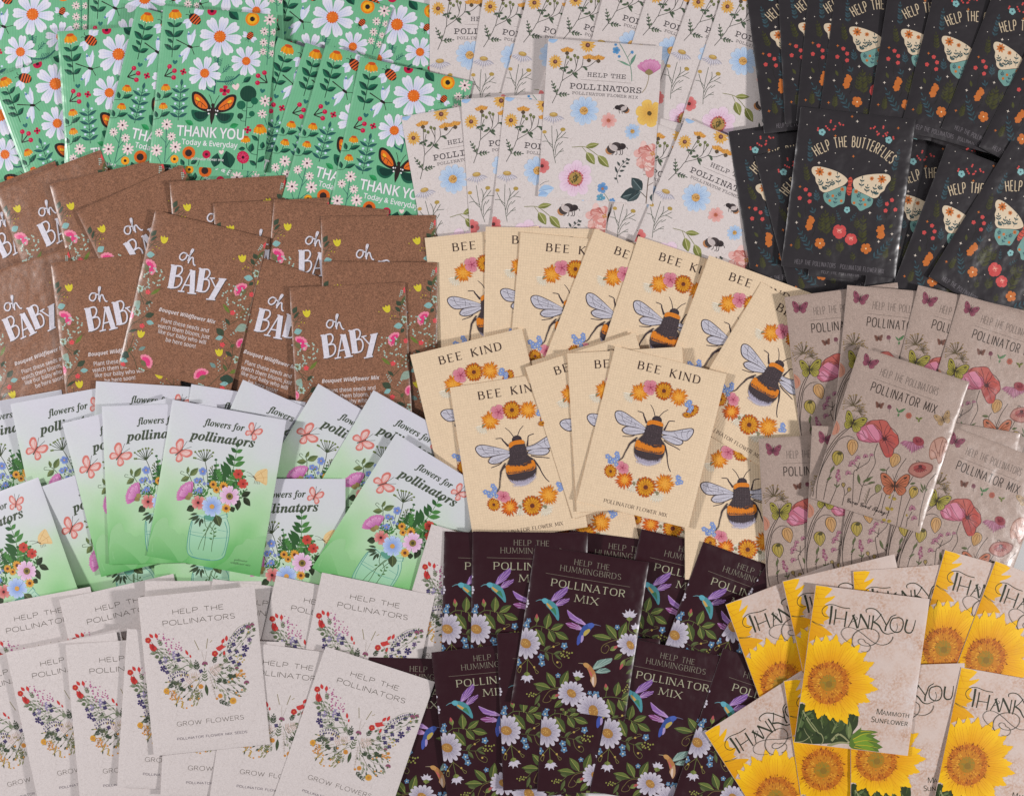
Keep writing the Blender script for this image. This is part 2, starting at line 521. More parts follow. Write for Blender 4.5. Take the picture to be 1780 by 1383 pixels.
def art_pollinators():
    A = start((108, 40), (1010, 103), (42, 1283), '#d7cdca', 2)
    A.sat = .88
    st, dg, gn = '#5b5a4c', '#3f4f43', '#55684a'
    def yd(x, y, R, side=0):
        if side:
            for k in range(-4, 5):
                leaf(x + k * 5, y + 22, x + k * 13, y - 24 + abs(k) * 5, 20, '#e0a02c' if k % 2 else '#cf8a20')
            leaf(x, y + 48, x, y + 12, 34, '#5a4a38')
        else:
            daisy(x, y, R, 14, '#e3ab3a', w=.15, shape='point', c0='#c98a22', jit=.08)
            daisy(x, y, R * .8, 11, '#ebbb50', w=.14, shape='point', c0='#d2952a', jit=.08, a=11)
            oval(x, y, R * .3, c='#6b3a33'); oval(x + 2, y - 2, R * .14, c='#9b6a64', n=8)
    # yellow sprig with stems and leaves
    for q in ('145 550 175 490 205 420 222 375 290 330 370 270 385 200', '222 375 232 300 245 230 258 165', '180 485 160 430 155 395', '180 485 230 475 265 482', '370 270 430 260 490 215',
              '300 320 330 270 318 190', '225 300 195 250', '370 265 410 275 415 295', '230 300 270 220', '330 270 345 200'):
        line(q, 4.5, '#4d4b46')
    for x, y in ((265, 190), (318, 178), (288, 208), (343, 192)):
        oval(x, y, 12, 14, '#666b40'); oval(x, y - 4, 6, 6, '#83864f', n=8)
    for k, (x0, y0, x1, y1) in enumerate(((240, 270, 195, 285), (240, 270, 272, 268), (240, 275, 245, 310), (300, 305, 345, 360), (300, 305, 250, 318), (300, 308, 290, 285), (320, 310, 345, 330), (415, 278, 380, 262), (400, 270, 418, 296))):
        leaf(x0, y0, x1, y1, 20, dg, gn)
    spray(185, 480, 145, 390, 3, 34, 13, dg, gn, 45, 4)
    spray(185, 483, 262, 482, 3, 34, 13, dg, gn, 45, 4)
    yd(258, 128, 50, 1); yd(505, 190, 44, 1); yd(420, 95, 62); yd(430, 185, 42, 1); yd(165, 225, 56)
    # blue flax
    line('770 380 765 300 745 220 700 130 670 80', 5, '#5b8a74'); line('755 260 710 230 655 215', 4, '#5b8a74'); line('760 250 765 210 798 170', 6, '#67957c'); line('735 190 760 155', 4, '#5b8a74')
    leaf(760, 260, 660, 215, 16, '#6b9a80'); leaf(760, 250, 802, 165, 18, '#5f8f78')
    for x, y, r in ((645, 135, 30), (770, 150, 14), (668, 184, 12), (640, 90, 12)):
        daisy(x, y, r, 5, '#5b9fd0', w=.42, c0='#3f7fb8')
        oval(x, y, r * .3, c='#4a80b0', n=8)
    # pink cosmos at the edge
    line('905 325 900 370 880 430 850 470', 5, '#9a8a62')
    daisy(912, 322, 122, 6, '#d585b2', w=.24, a=222, arc=112, c0='#b4578c', vein='#a8477f', r0=.05, shape='notch')
    daisy(915, 318, 100, 5, '#dc95bd', w=.2, a=236, arc=95, c0='#c06a9c', vein='#b0568a', r0=.05, shape='notch')
    leaf(905, 332, 905, 280, 66, '#8f7d50')
    def soft(x, y, R, n, c, c0, v, cc, cr_, w=.3, cd=None, a=0):
        daisy(x, y, R, n, c, w=w, shape='round', c0=c0, vein=v, a=a, jit=.07)
        oval(x, y, cr_, c=cc, n=16)
        dots(' '.join(f'{x + RND.gauss(0, .42) * cr_},{y + RND.gauss(0, .42) * cr_}' for _ in range(14)), cr_ * .16, cd or '#9a6a28', n=5)
    soft(395, 610, 118, 11, '#bccfe6', '#a3c0e2', '#7fa3d2', '#d6a24e', 33, .215, '#a9742c')
    soft(780, 772, 62, 10, '#b6cbe4', '#98b8de', '#7fa3d2', '#d0a048', 17, .225)
    soft(590, 688, 62, 8, '#e6b0a8', '#dc8f88', '#d8867e', '#c76a4a', 16, .27, '#8a3a2a')
    soft(912, 630, 108, 6, '#ecc04a', '#dba22c', '#d59a28', '#6b5226', 18, .38, '#3a2a18', 15)
    soft(335, 1140, 140, 8, '#e6cddd', '#deb2cd', '#c98fb6', '#b98a3c', 54, .30, '#4a4a22', 10)
    daisy(335, 1140, 64, 18, '#c25a58', w=.14, r0=.7, shape='strap'); oval(335, 1140, 50, c='#b18a3e', n=18)
    dots(' '.join(f'{335 + RND.gauss(0, 20)},{1140 + RND.gauss(0, 20)}' for _ in range(34)), 6, '#4f4a24', n=5)
    part('printed_bee')
    def bum(x, y, s, f):
        fresh('printed_bee')
        for a, L in ((-150, 80), (-120, 60)):
            e = (x + f * s * L * math.cos(math.radians(a)) * .9, y + s * L * math.sin(math.radians(a)) * .55)
            leaf(x, y - 12 * s, e[0], e[1], 30 * s, '#a9a0a4', '#978e92')
        for k in (-30, 0, 28, 45):
            line([(x + k * s, y + 20 * s), (x + k * s + 5, y + 52 * s), (x + k * s - 8 * f, y + 62 * s)], 5 * s, '#3a3230')
        oval(x - f * 58 * s, y + 32 * s, 32 * s, 26 * s, '#b97b45', 40 * f); oval(x - f * 40 * s, y + 18 * s, 38 * s, 32 * s, '#4a3f3d', 35 * f)
        oval(x - f * 15 * s, y, 46 * s, 32 * s, '#cdbdb8', 20 * f); oval(x + f * 5 * s, y - 5 * s, 44 * s, 32 * s, '#463b3c', 20 * f)
        oval(x - f * 18 * s, y + 4 * s, 30 * s, 20 * s, '#bfb2b0', 30 * f)
        oval(x + f * 45 * s, y - 5 * s, 30 * s, 25 * s, '#332a2c'); line([(x + f * 68 * s, y), (x + f * 84 * s, y + 6 * s), (x + f * 90 * s, y + 18 * s)], 4 * s, '#332a2c')
    bum(655, 895, 1.0, 1); bum(692, 588, .72, -1)
    part('floral_print')
    # chamomile
    for q in ('178 1020 160 940 148 830 145 725', '160 930 185 830 228 768', '152 900 125 865 85 795', '170 860 215 820 275 825', '185 830 190 790 180 755', '168 980 205 935 235 905', '172 960 180 900 205 860', '205 880 232 850', '215 820 255 780', '200 935 240 925', '152 880 110 850 72 850'):
        line(q, 4, '#566052')
    for k in range(-4, 5):
        leaf(155 + k * 8, 650, 155 + k * 22, 715 - abs(k) * 9, 20, '#d2cdd6', '#b3adb8', '#7d7682')
    oval(157, 640, 32, 18, '#bb9442', 0); oval(154, 634, 20, 9, '#cfae5a')
    oval(232, 757, 20, 15, '#b09238'); oval(88, 775, 17, 14, '#bf9a3e')
    # green twig
    line('305 896 400 893 460 925 510 962', 5, '#7f7f4a'); line('385 895 415 930 425 945', 4, '#7f7f4a')
    for q in ((410, 895, 520, 870, 44), (420, 935, 485, 1032, 66), (508, 960, 598, 1055, 64)):
        leaf(*q, '#757a32', '#8d9144', '#c9c48a')
    # dark twig
    line('672 1180 660 1120 690 1050 745 990', 4, '#4a504e')
    for q in ((662, 1150, 640, 1135), (665, 1100, 645, 1045), (672, 1120, 697, 1125), (680, 1085, 722, 1078), (685, 1045, 662, 1008), (700, 1050, 735, 1048), (715, 1020, 705, 996), (728, 1022, 758, 1022), (740, 995, 738, 980), (742, 1000, 764, 990)):
        leaf(*q, 18, '#39413f', '#4c5552')
    daisy(72, 1042, 58, 7, '#e07a78', w=.36, c0='#c94f50', a=20); oval(72, 1042, 14, c='#5a2a2c')
    line('55 1195 90 1170 130 1160', 3, '#5a564e')
    leaf(45, 1240, 170, 1215, 80, '#b7cfe8', '#9fc0e2', '#88aad4'); leaf(42, 1275, 125, 1260, 60, '#a5c4e6', '#90b4de')
    leaf(108, 60, 190, 45, 50, '#9cc0e6', '#88b0dc')
    # small blue spray
    line('545 1240 580 1280 610 1330', 4, '#5d7f62')
    daisy(548, 1215, 42, 5, '#6a9fd2', w=.42, c0='#4a7fbc'); oval(550, 1222, 12, c='#a8704a', n=8)
    daisy(535, 1295, 36, 5, '#5f9fc0', w=.4, c0='#4f90a8'); daisy(628, 1318, 24, 5, '#5a8fc4', w=.42)
    # peony
    line('915 1110 905 1200 895 1340', 7, '#6d5848'); line('895 1290 850 1245', 6, '#5f5648'); line('905 1200 955 1170', 4, '#6d5848'); line('920 1110 870 1110', 5, '#6d6a50')
    for q in ((855, 1245, 690, 1290, 110), (848, 1250, 745, 1322, 60), (862, 1235, 778, 1135, 92), (950, 1330, 965, 1250, 70)):
        leaf(*q, '#2f3f42', '#415254', '#6d7f80')
    for i in range(26):
        th, rr = RND.uniform(0, 6.28), (1 - i / 26) * 105
        oval(900 + rr * .75 * math.cos(th), 985 + rr * 1.05 * math.sin(th), RND.uniform(34, 52), RND.uniform(26, 40), ('#e2aca4', '#d98c84', '#e8c0b8', '#cf7a70')[i % 4], RND.uniform(0, 180), n=12)
    for i in range(26):
        th, rr = RND.uniform(0, 6.28), RND.uniform(.2, 1) * 95
        q = (900 + rr * .72 * math.cos(th), 985 + rr * math.sin(th))
        fill([(q[0] + 26 * math.cos(t) * RND.uniform(.7, 1.1), q[1] + 17 * math.sin(t) * RND.uniform(.7, 1.1)) for t in (0, 1, 2, 3.1, 4.2, 5.3)], ('#e9c9c0', '#dda197', '#d68c82', '#e4b4aa')[i % 4], 3)
    for i in range(20):
        th = RND.uniform(0, 6.28)
        line([(900 + 80 * math.cos(th), 985 + 105 * math.sin(th)), (905 + 55 * math.cos(th + .5), 985 + 70 * math.sin(th + .5)), (910 + 50 * math.cos(th + 1.1), 980 + 55 * math.sin(th + 1.1))], 3.5, '#c4665c', 1.5)
    dots('930,945 945,935 955,950 940,955', 8, '#c98a3a')
    part('lettering')
    ink = '#4a4448'
    type_on('HELP THE', (418, 343), (720, 362), 36, ink, 'mono')
    line('370 365 765 394', 2.4, '#8a807f', sm=0)
    type_on('POLLINATORS', (280, 436), (846, 475), 46, ink, 'mono', fat=.004)
    type_on('POLLINATOR FLOWER MIX', (300, 480), (820, 518), 24, '#6a6264', 'mono')
    return A

def art_dark():
    A = start((188, 38), (1068, 132), (45, 1247), '#2e2a2d', 3)
    A.sat = .93
    cm, te, og, co, ol, sl, lt = '#d8c4a6', '#6c9a92', '#c46a1e', '#c94644', '#3a3a22', '#36505a', '#7fb4b4'
    # dark olive sprays
    for q in ((390, 1010, 380, 850, 6, 62, 22), (345, 990, 350, 880, 4, 50, 18), (660, 1080, 670, 890, 6, 62, 22), (165, 1130, 170, 1040, 5, 40, 16), (840, 1195, 850, 1105, 5, 40, 16),
              (500, 1150, 490, 1080, 3, 60, 20), (415, 1180, 405, 1130, 2, 40, 16), (600, 1210, 590, 1160, 2, 40, 16), (245, 610, 225, 490, 5, 42, 16), (875, 690, 905, 570, 5, 42, 16), (430, 940, 435, 870, 3, 44, 16), (620, 970, 622, 900, 3, 44, 16)):
        spray(*q, ol, '#43431f', 40, 3)
    leaf(190, 880, 170, 835, 22, '#4a4c22'); leaf(870, 955, 900, 925, 22, '#4a4c22')
    for q in ((262, 460, 258, 300, 6, 36, 16), (898, 525, 938, 375, 6, 36, 16), (285, 1145, 180, 975, 5, 52, 15), (738, 1200, 880, 1055, 5, 52, 15), (320, 760, 308, 690, 3, 44, 15), (788, 810, 800, 735, 3, 44, 15),
              (300, 860, 285, 825, 1, 50, 17), (770, 905, 790, 880, 1, 50, 17), (495, 905, 468, 835, 3, 24, 8), (568, 910, 610, 850, 3, 24, 8)):
        spray(*q, sl, '#33494f', 42, 3)
    for q in ('232 870 225 800 250 740', '228 790 205 745 190 735', '835 930 860 860 900 820', '850 890 845 840 842 825', '860 860 880 780 888 750', '280 1020 300 960 265 905', '760 1060 790 1000 800 960'):
        line(q, 3, '#2c2a26')
    def fl5(x, y, r, c, n=5, a=0, w=.44):
        daisy(x, y, r, n, c, w=w, a=a, r0=.05)
    dots('418,142 415,155 380,185 392,200 405,212 452,185 445,205 437,210 482,160 490,172 512,175 320,200 318,215 722,200 755,188 745,198 820,185 818,197 770,225 785,240 775,248 835,240 850,232 843,253 818,258 895,265 897,278', 7.5, co)
    fl5(350, 230, 27, lt); fl5(860, 288, 27, lt); fl5(545, 818, 25, lt, a=20)
    dots('350,230 860,288 545,818', 7, '#46606a')
    for x, y in ((228, 665), (258, 703), (183, 730), (258, 755), (890, 742), (851, 772), (841, 823), (917, 815)):
        fl5(x, y, 16, co, a=RND.uniform(0, 70))
    for x, y, r in ((340, 1073, 42), (693, 1112, 42)):
        fl5(x, y, r, og, 5, 15, .42)
        oval(x, y, 6, c='#f0d9b0', n=6)
    for x, y, a in ((262, 898, -15), (248, 942, -20), (800, 958, 30), (803, 1005, 30)):
        daisy(x, y, 36, 5, og, w=.34, a=a - 70, arc=220, r0=.05)
        oval(x, y, 24, 15, og, a)
    for x, y, r in ((488, 985, 54), (578, 1042, 46)):
        fl5(x, y, r, co, 5, 25, .5)
        oval(x, y, r * .34, r * .2, '#e98f80', 15); oval(x, y + 2, r * .2, r * .11, co, 15)
        for k in range(5):
            line([(x, y - 4), (x - r * .4 + k * r * .2, y - r * .42)], 2.5, '#f0b09a', sm=0)
    for s, c in (('261,77 236,173 367,104 203,437 452,388 376,449 836,140 995,156 685,255 985,292 711,452 796,478 587,507 938,708 918,866 882,1198 433,1051 340,1152 170,796', '#cfc6ba'),):
        dots(s, 4, c, 6)
    def sparkle(x, y, r, c):
        fill([(x - r, y), (x - r * .25, y - r * .25), (x, y - r), (x + r * .25, y - r * .25), (x + r, y), (x + r * .25, y + r * .25), (x, y + r), (x - r * .25, y + r * .25)], c)
    for x, y in ((620, 147), (328, 462), (840, 520), (352, 798), (720, 840), (160, 915), (893, 1000), (790, 1058)):
        sparkle(x, y, 13, '#ddd0c0')
        oval(x, y, 5, c='#ddd0c0', n=6)
    for x, y in ((580, 110), (933, 197), (590, 412), (452, 258), (185, 643), (120, 1088)):
        sparkle(x, y, 13, og)
    part('printed_butterfly')
    pl('535 640 530 700 520 765 480 780 440 800 410 785 375 755 362 710 372 690 410 680 470 655', te)
    pl('590 655 578 720 580 770 615 790 645 825 685 810 730 785 744 745 735 730 700 710 640 685', te)
    pl('548 590 520 560 470 530 400 505 330 490 285 493 272 515 280 545 300 570 305 605 325 635 335 665 365 685 400 680 460 655 510 635 540 610', cm)
    pl('590 600 620 575 680 555 760 545 840 545 872 560 877 590 858 615 840 640 828 670 800 690 780 720 745 728 700 708 640 680 600 655', cm)
    for x, y, r in ((335, 530, 37), (410, 545, 19), (810, 585, 37), (733, 580, 19), (507, 662, 18), (613, 678, 18)):
        daisy(x, y, r, 8, og, w=.2, shape='point', a=10)
        oval(x, y, r * .27, c='#6a3f22', n=8)
    for x, y in ((435, 712), (412, 748), (500, 750), (670, 740), (598, 765), (683, 778)):
        oval(x, y, 11, c=og, n=8)
    for q in ((405, 660, 395, 600), (480, 630, 470, 550), (355, 640, 335, 600), (435, 640, 430, 605), (365, 670, 372, 650)):
        spray(*q, 2, 34, 13, '#2f4a4c', '#3a5658', 50, 3)
    for q in ((735, 710, 760, 640), (650, 655, 660, 580), (790, 670, 800, 640), (690, 690, 700, 640), (760, 705, 765, 690)):
        spray(*q, 2, 34, 13, '#2f4a4c', '#3a5658', 50, 3)
    for q in ((450, 785, 460, 720), (400, 735, 395, 705), (480, 720, 490, 690), (645, 800, 650, 735), (710, 760, 715, 735), (620, 730, 640, 700)):
        spray(*q, 2, 26, 10, '#34525a', '#3f6068', 45, 2)
    oval(568, 600, 17, 32, '#c74a36', 5); oval(561, 665, 21, 44, '#c74a36', 4)
    for y in (585, 612, 640, 668, 690):
        line([(545, y - 2), (562, y + 4), (580, y)], 6, '#6b2f26')
    part('lettering')
    skel('HELP THE BUTTERFLIES', arch((312, 412), (585, 340), (872, 468)), 78, .6, 7, '#cdb998', .22)
    fresh('lettering')
    T('HELP THE POLLINATORS . POLLINATOR FLOWER MIX', (148, 1228), (832, 1302), 34, 3.2, '#6c666b', .55, .2)
    return A

def art_baby():
    A = start((290, 72), (1056, 262), (38, 1150), '#8f654e', 4)
    ye, aq, pk, lp, gn, dgn, wd, co = '#d7c738', '#86b3b0', '#dd3f7e', '#e88aa0', '#565f3a', '#3d4a38', '#a9c4b6', '#dd4f55'
    def vine(s):
        line(s, 4, '#54503a')
    def tulip(x, y, a=0, s=1.0):
        P = [(-24, -8), (-22, -28), (-8, -18), (0, -32), (10, -18), (24, -26), (26, -4), (12, 20), (-10, 20)]
        ca, sa = math.cos(math.radians(a)), math.sin(math.radians(a))
        fill([(x + s * (u * ca - v * sa), y + s * (u * sa + v * ca)) for u, v in P], ye, 3)
    def fan(x, y, a, s=1.0):
        for k in range(-3, 4):
            th = math.radians(a + k * 24)
            oval(x + 40 * s * math.cos(th), y + 40 * s * math.sin(th), 18 * s, 15 * s, lp, math.degrees(th), n=10)
        for k in range(-3, 4):
            th = math.radians(a + k * 22)
            oval(x + 20 * s * math.cos(th), y + 20 * s * math.sin(th), 22 * s, 11 * s, pk, math.degrees(th), n=10)
        oval(x - 8 * s * math.cos(math.radians(a)), y - 8 * s * math.sin(math.radians(a)), 16 * s, 24 * s, '#6f6a48', a, n=10)
    def veil(x, y, R, n=26):
        for i in range(n):
            th = i * 2.4
            r = R * (.45 + .55 * ((i * 7) % 10) / 10)
            oval(x + r * math.cos(th), y + r * math.sin(th), 5.5 + (i % 3) * .8, c=wd, n=7)
        for i in range(14):
            th = i * 1.9
            r = R * .6 * ((i * 3) % 7) / 7
            oval(x + r * math.cos(th), y + r * math.sin(th), 3.5, c='#6f6a3a', n=6)
    def sprig(s, n=7):
        v = [float(k) for k in s.split()]
        for i in range(n):
            t = i / (n - 1)
            x, y = v[0] + (v[2] - v[0]) * t, v[1] + (v[3] - v[1]) * t
            oval(x + (6 if i % 2 else -6), y, 5, c='#a3b8ae', n=6)
    fresh('floral_border')
    vine('1050 360 1000 400 965 450 955 520 975 600 960 700 920 790 860 830 790 870'); vine('960 620 945 720 900 790'); vine('640 1310 720 1230 790 1170 815 1090 815 1010 750 930'); vine('790 1160 760 1100'); vine('840 1070 800 1090'); vine('870 1210 790 1200')
    vine('950 455 915 420'); vine('955 500 900 480')
    for q, c in (((985, 410, 960, 370, 34), dgn), ((965, 450, 945, 405, 26), dgn), ((985, 395, 1045, 345, 16), gn), ((958, 545, 895, 535, 44), aq), ((960, 570, 930, 590, 26), dgn), ((1030, 310, 1060, 300, 26), co), ((800, 785, 755, 720, 24), '#6b7a34'),
                 ((800, 865, 770, 820, 24), dgn), ((925, 870, 835, 905, 58), '#8fa394'), ((760, 940, 710, 890, 48), dgn), ((755, 950, 702, 965, 34), aq), ((815, 1085, 770, 1050, 28), dgn), ((705, 1165, 665, 1130, 30), '#73908a'),
                 ((780, 1190, 755, 1140, 24), gn), ((845, 1180, 800, 1205, 26), '#6b7a34'), ((730, 1240, 835, 1255, 70), '#31463a'), ((790, 1275, 730, 1280, 32), aq), ((1030, 365, 985, 405, 14), gn), ((965, 745, 945, 770, 30), '#8fb0a6'), ((830, 1000, 805, 1025, 22), gn)):
        leaf(*q, c)
    tulip(885, 408, -5); tulip(728, 1062, -5); tulip(1004, 583, 60, .8)
    fan(885, 632, -135, 1.0); fan(610, 1225, -115, 1.0); fan(882, 1000, -140, .7)
    veil(835, 660, 88); sprig('1000 345 1020 310'); sprig('985 450 1022 385'); sprig('815 935 845 905', 5); sprig('770 900 762 845'); sprig('730 1185 725 1110'); veil(885, 780, 60, 12); sprig('930 870 975 800', 6); veil(985, 510, 26, 16); veil(850, 1110, 26, 16); veil(600, 1300, 26, 14)
    for x, y in ((1042, 318), (820, 782), (750, 1005), (748, 1310), (948, 655)):
        daisy(x, y, 18, 5, co, w=.4)
    dots('890,475 905,460 925,468 778,1085 765,1100 828,408', 4.5, '#c9b23a', 6)
    fresh('floral_border')
    vine('170 1190 150 1110 110 1040 95 960 130 870 190 830 240 800'); vine('215 725 190 650 170 590 190 480'); vine('250 300 290 320 325 300'); vine('100 1070 130 1000 150 940'); vine('245 340 280 300 320 290'); vine('190 660 250 715'); vine('110 920 160 905'); vine('210 850 140 850')
    for q, c in (((262, 250, 302, 212, 34), dgn), ((258, 285, 305, 250, 20), dgn), ((232, 380, 290, 380, 44), aq), ((262, 658, 330, 615, 24), '#6b7a34'), ((225, 725, 270, 702, 24), dgn), ((150, 740, 190, 700, 50), '#8fa394'), ((222, 810, 288, 790, 40), dgn), ((232, 845, 285, 860, 34), aq),
                 ((110, 915, 175, 900, 20), dgn), ((178, 1045, 228, 1020, 26), '#73908a'), ((60, 1070, 115, 1090, 60), '#31463a'), ((48, 1105, 105, 1125, 36), aq), ((100, 1060, 140, 1025, 20), gn), ((180, 760, 165, 720, 30), '#8fb0a6')):
        leaf(*q, c)
    tulip(352, 280, 8); tulip(193, 935, 10)
    fan(243, 470, -20, 1.05); fan(218, 1130, -35, 1.0); fan(112, 800, 0, .6)
    veil(290, 530, 78); sprig('185 640 250 600'); sprig('225 775 265 715', 6); sprig('145 1045 170 975'); veil(170, 780, 26, 14); sprig('260 610 205 600', 6); veil(195, 1195, 28, 14); veil(190, 615, 22, 12)
    for x, y in ((243, 640), (203, 875), (70, 1145)):
        daisy(x, y, 18, 5, co, w=.4)
    dots('277,345 320,335 300,325 140,935', 4.5, '#c9b23a', 6)
    part('lettering')
    wt, sh = '#dcd8e2', '#514841'
    for dx, dy, c in ((4, 5, sh), (0, 0, wt)):
        o = lambda s: [(float(a) + dx, float(b) + dy) for a, b in zip(s.split()[::2], s.split()[1::2])]
        line(o('505 372 485 366 464 382 461 405 478 418 500 405 508 385 506 372 514 385 526 388'), 9, c)
        line(o('516 425 530 385 553 350 550 342 541 350 528 395 518 440'), 9, c); line(o('520 428 538 402 551 402 552 425 556 448 568 455'), 9, c)
        for q in ('405 451 443 456 418 610 380 606', '534 487 567 490 560 648 526 645', '596 474 636 480 612 632 574 628', '735 543 776 549 694 690 655 687'):
            fill(o(q), c)
        for q in ('430 457 470 462 477 490 455 520 425 528', '425 528 468 535 472 570 445 604 395 611', '622 480 655 484 665 510 645 542 615 550', '615 550 655 556 660 595 635 634 585 634'):
            line(o(q), 10, c)
        for q in ('540 490 470 632', '492 590 548 594', '672 541 706 612', '448 632 492 636', '512 645 572 650', '640 687 702 692', '664 541 700 543', '725 546 778 550', '400 452 425 454', '376 606 400 610', '528 488 545 488', '590 475 605 476', '570 629 590 631'):
            line(o(q), 9, c, sm=0)
    fresh('lettering')
    type_on('Bouquet Wildflower Mix', (317, 771), (702, 860), 26, '#d9d0d0', 'sbi')
    for s, a, b in (('Plant these seeds and', (331, 846), (655, 921)), ('watch them bloom, just', (308, 884), (661, 966)), ('like our baby who will', (312, 924), (635, 1003)), ('be here soon!', (363, 982), (566, 1030))):
        type_on(s, a, b, 27, '#d4cac9', 'sans', fat=.012)
    return A

def art_bee():
    A = start((325, 55), (1112, 250), (52, 1130), '#e5ccac', 5)
    def dand(x, y, R, c='#e19028', d='#cc6f1a'):
        daisy(x, y, R, 20, d, w=.1, shape='point', r0=0, jit=.12)
        daisy(x, y, R * .86, 17, c, w=.1, shape='point', r0=0, jit=.12, a=9)
        daisy(x, y, R * .55, 12, '#eba63e', w=.1, shape='point', r0=0, jit=.14)
    def cal(x, y, R, sq=1, sa=0):
        daisy(x, y, R, 20, '#b4591a', w=.13, shape='strap', jit=.05, sq=sq, sa=sa)
        daisy(x, y, R * .8, 17, '#dc9a26', w=.12, shape='strap', jit=.05, a=8, sq=sq, sa=sa, vein='#b8741c', vw=.04)
        daisy(x, y, R * .5, 12, '#cf861f', w=.12, shape='point', jit=.1, a=4, sq=sq, sa=sa)
        oval(x, y, R * .22, R * .22 * sq, '#6a3322', sa)
    def pink(x, y, R, a=0, sq=1, sa=0):
        daisy(x, y, R, 5, '#d98f9c', w=.44, c0='#c96f82', a=a, vein='#c2647a', sq=sq, sa=sa)
        for k in range(5):
            th = math.radians(a + 36 + k * 72)
            line([(x, y), (x + R * .5 * math.cos(th), y + R * .5 * math.sin(th) * sq)], 3, '#a3425c', sm=0)
        oval(x, y, R * .12, c='#9a3a55', n=7)
    def white(x, y, a, R=62):
        for k in range(-3, 4):
            th = math.radians(a + k * 17)
            leaf(x, y, x + R * math.cos(th), y + R * math.sin(th), 17, '#e8dfcd', '#d6cab4', wide=.7)
        oval(x, y, 14, 10, '#8a8466', a)
    def blue(x, y, n=4, s=1.0):
        for i in range(n):
            px, py = x + RND.uniform(-24, 24) * s, y + RND.uniform(-24, 24) * s
            daisy(px, py, 19 * s, 5, '#8ea3d2', w=.4, c0='#6f88c4', a=RND.uniform(0, 72))
            oval(px, py, 4.5, c='#d9d6a8', n=6)
    part('flower_wreath')
    white(437, 392, 140); dand(495, 378, 68); pink(573, 343, 54, 15); dand(772, 410, 66); cal(667, 367, 66); cal(868, 505, 52, .75, -35); blue(832, 450, 4); blue(846, 498, 3, .9); cal(830, 535, 34, .6, 10)
    white(492, 985, 125, 76); cal(290, 925, 50, .9, 60); dand(388, 985, 66, '#d9701f', '#bb4d18'); pink(375, 900, 52, 40, .8, 40); blue(345, 822, 3); blue(292, 835, 4); blue(312, 870, 3, .8); white(455, 1010, 80, 70)
    white(610, 1075, 75, 74); white(620, 1080, 110, 60); dand(672, 1015, 74); cal(537, 1037, 74); blue(775, 968, 3, .9); blue(778, 1002, 3, .9)
    part('printed_bee')
    ft, bk, og = '#4a3a3c', '#41363a', '#d97f20'
    for q in ('548 588 528 545 520 520 482 507', '672 638 690 600 705 578 745 578', '520 655 470 668 440 682 375 682', '665 710 700 735 740 755 780 778', '480 690 440 720 400 780 375 830 345 852', '672 750 685 800 692 860 700 900 714 930'):
        line(q, 9, bk, 6)
    for q in ('545 590 522 530', '668 640 690 600', '470 705 430 730 410 765', '672 745 686 800 690 830'):
        line(q, 15, bk, 8)
    line('605 545 592 495 573 462', 6, bk, 4); line('635 545 665 515 698 498', 6, bk, 4)
    for s in ('540 625 500 590 440 545 380 508 340 502 320 520 325 560 350 595 400 612 460 622 530 640', '535 640 470 618 410 610 378 625 372 645 400 668 450 675 500 668 535 660',
              '640 640 720 645 800 632 860 625 880 640 870 675 835 712 800 715 740 692 650 668', '645 680 700 672 760 692 800 712 800 735 765 748 720 735 670 705'):
        pl(s, '#4c4246')
    for s in ('534 622 496 590 438 550 380 514 344 508 326 522 331 556 354 589 402 606 460 616 525 634', '528 640 470 624 412 616 384 628 379 644 404 662 450 669 498 662 528 655',
              '648 645 720 651 800 638 856 631 873 643 864 672 833 705 800 708 742 686 655 664', '655 683 700 678 758 698 793 715 793 732 765 741 722 729 675 703'):
        pl(s, '#c3c0cb')
    for q in ('340 520 400 560 460 590 530 625', '370 515 375 560 400 600', '400 545 440 560 430 600', '345 570 400 580 460 605', '870 640 800 655 730 655 650 652', '850 640 830 670 835 700', '800 640 790 665 800 700', '740 660 760 680 760 690', '660 690 720 700 780 728', '390 640 450 645 520 648', '400 655 450 655', '460 590 470 615'):
        line(q, 3, '#55505c', 2)
    oval(618, 570, 36, 30, bk, 12)
    line('600 560 590 568', 8, '#2a2226'); line('640 565 648 575', 8, '#2a2226')
    pl('560 575 600 570 640 582 658 600 655 650 648 700 672 745 600 760 490 712 520 670 540 620', bk)
    pl('553 580 580 570 620 575 656 590 658 615 620 606 585 598 550 605', og)
    pl('490 700 530 715 600 738 660 745 672 770 665 815 630 855 590 875 545 880 500 862 468 825 455 780 465 735', bk)
    pl('478 708 520 722 590 742 650 742 670 750 668 790 640 808 590 800 520 785 470 770 462 745', og)
    pl('460 805 500 830 560 848 610 845 648 832 632 858 590 880 540 884 495 862 470 835', '#a9a2b4')
    for i in range(46):
        x = 465 + i * 4.2
        yb = np.interp(x, [465, 520, 590, 640, 668], [764, 782, 800, 806, 786])
        line([(x, yb), (x + RND.uniform(-4, 4), yb - RND.uniform(8, 20))], 4, bk, 1.5, sm=0)
        yw = np.interp(x, [460, 500, 560, 610, 655], [800, 826, 845, 843, 824])
        line([(x, yw), (x + RND.uniform(-4, 4), yw + RND.uniform(8, 22))], 4, bk, 1.5, sm=0)
        x2 = 500 + i * 3.3
        y2 = np.interp(x2, [490, 520, 600, 672], [704, 716, 746, 740])
        line([(x2, y2), (x2 + RND.uniform(-3, 3), y2 + RND.uniform(12, 20))], 4, bk, 1.5, sm=0)
        line([(470 + i * 3.8, 850 + 26 * math.sin(i / 46 * 3.1)), (470 + i * 3.8 + RND.uniform(-3, 3), 866 + 26 * math.sin(i / 46 * 3.1))], 3, '#c9c4d2', 1, sm=0)
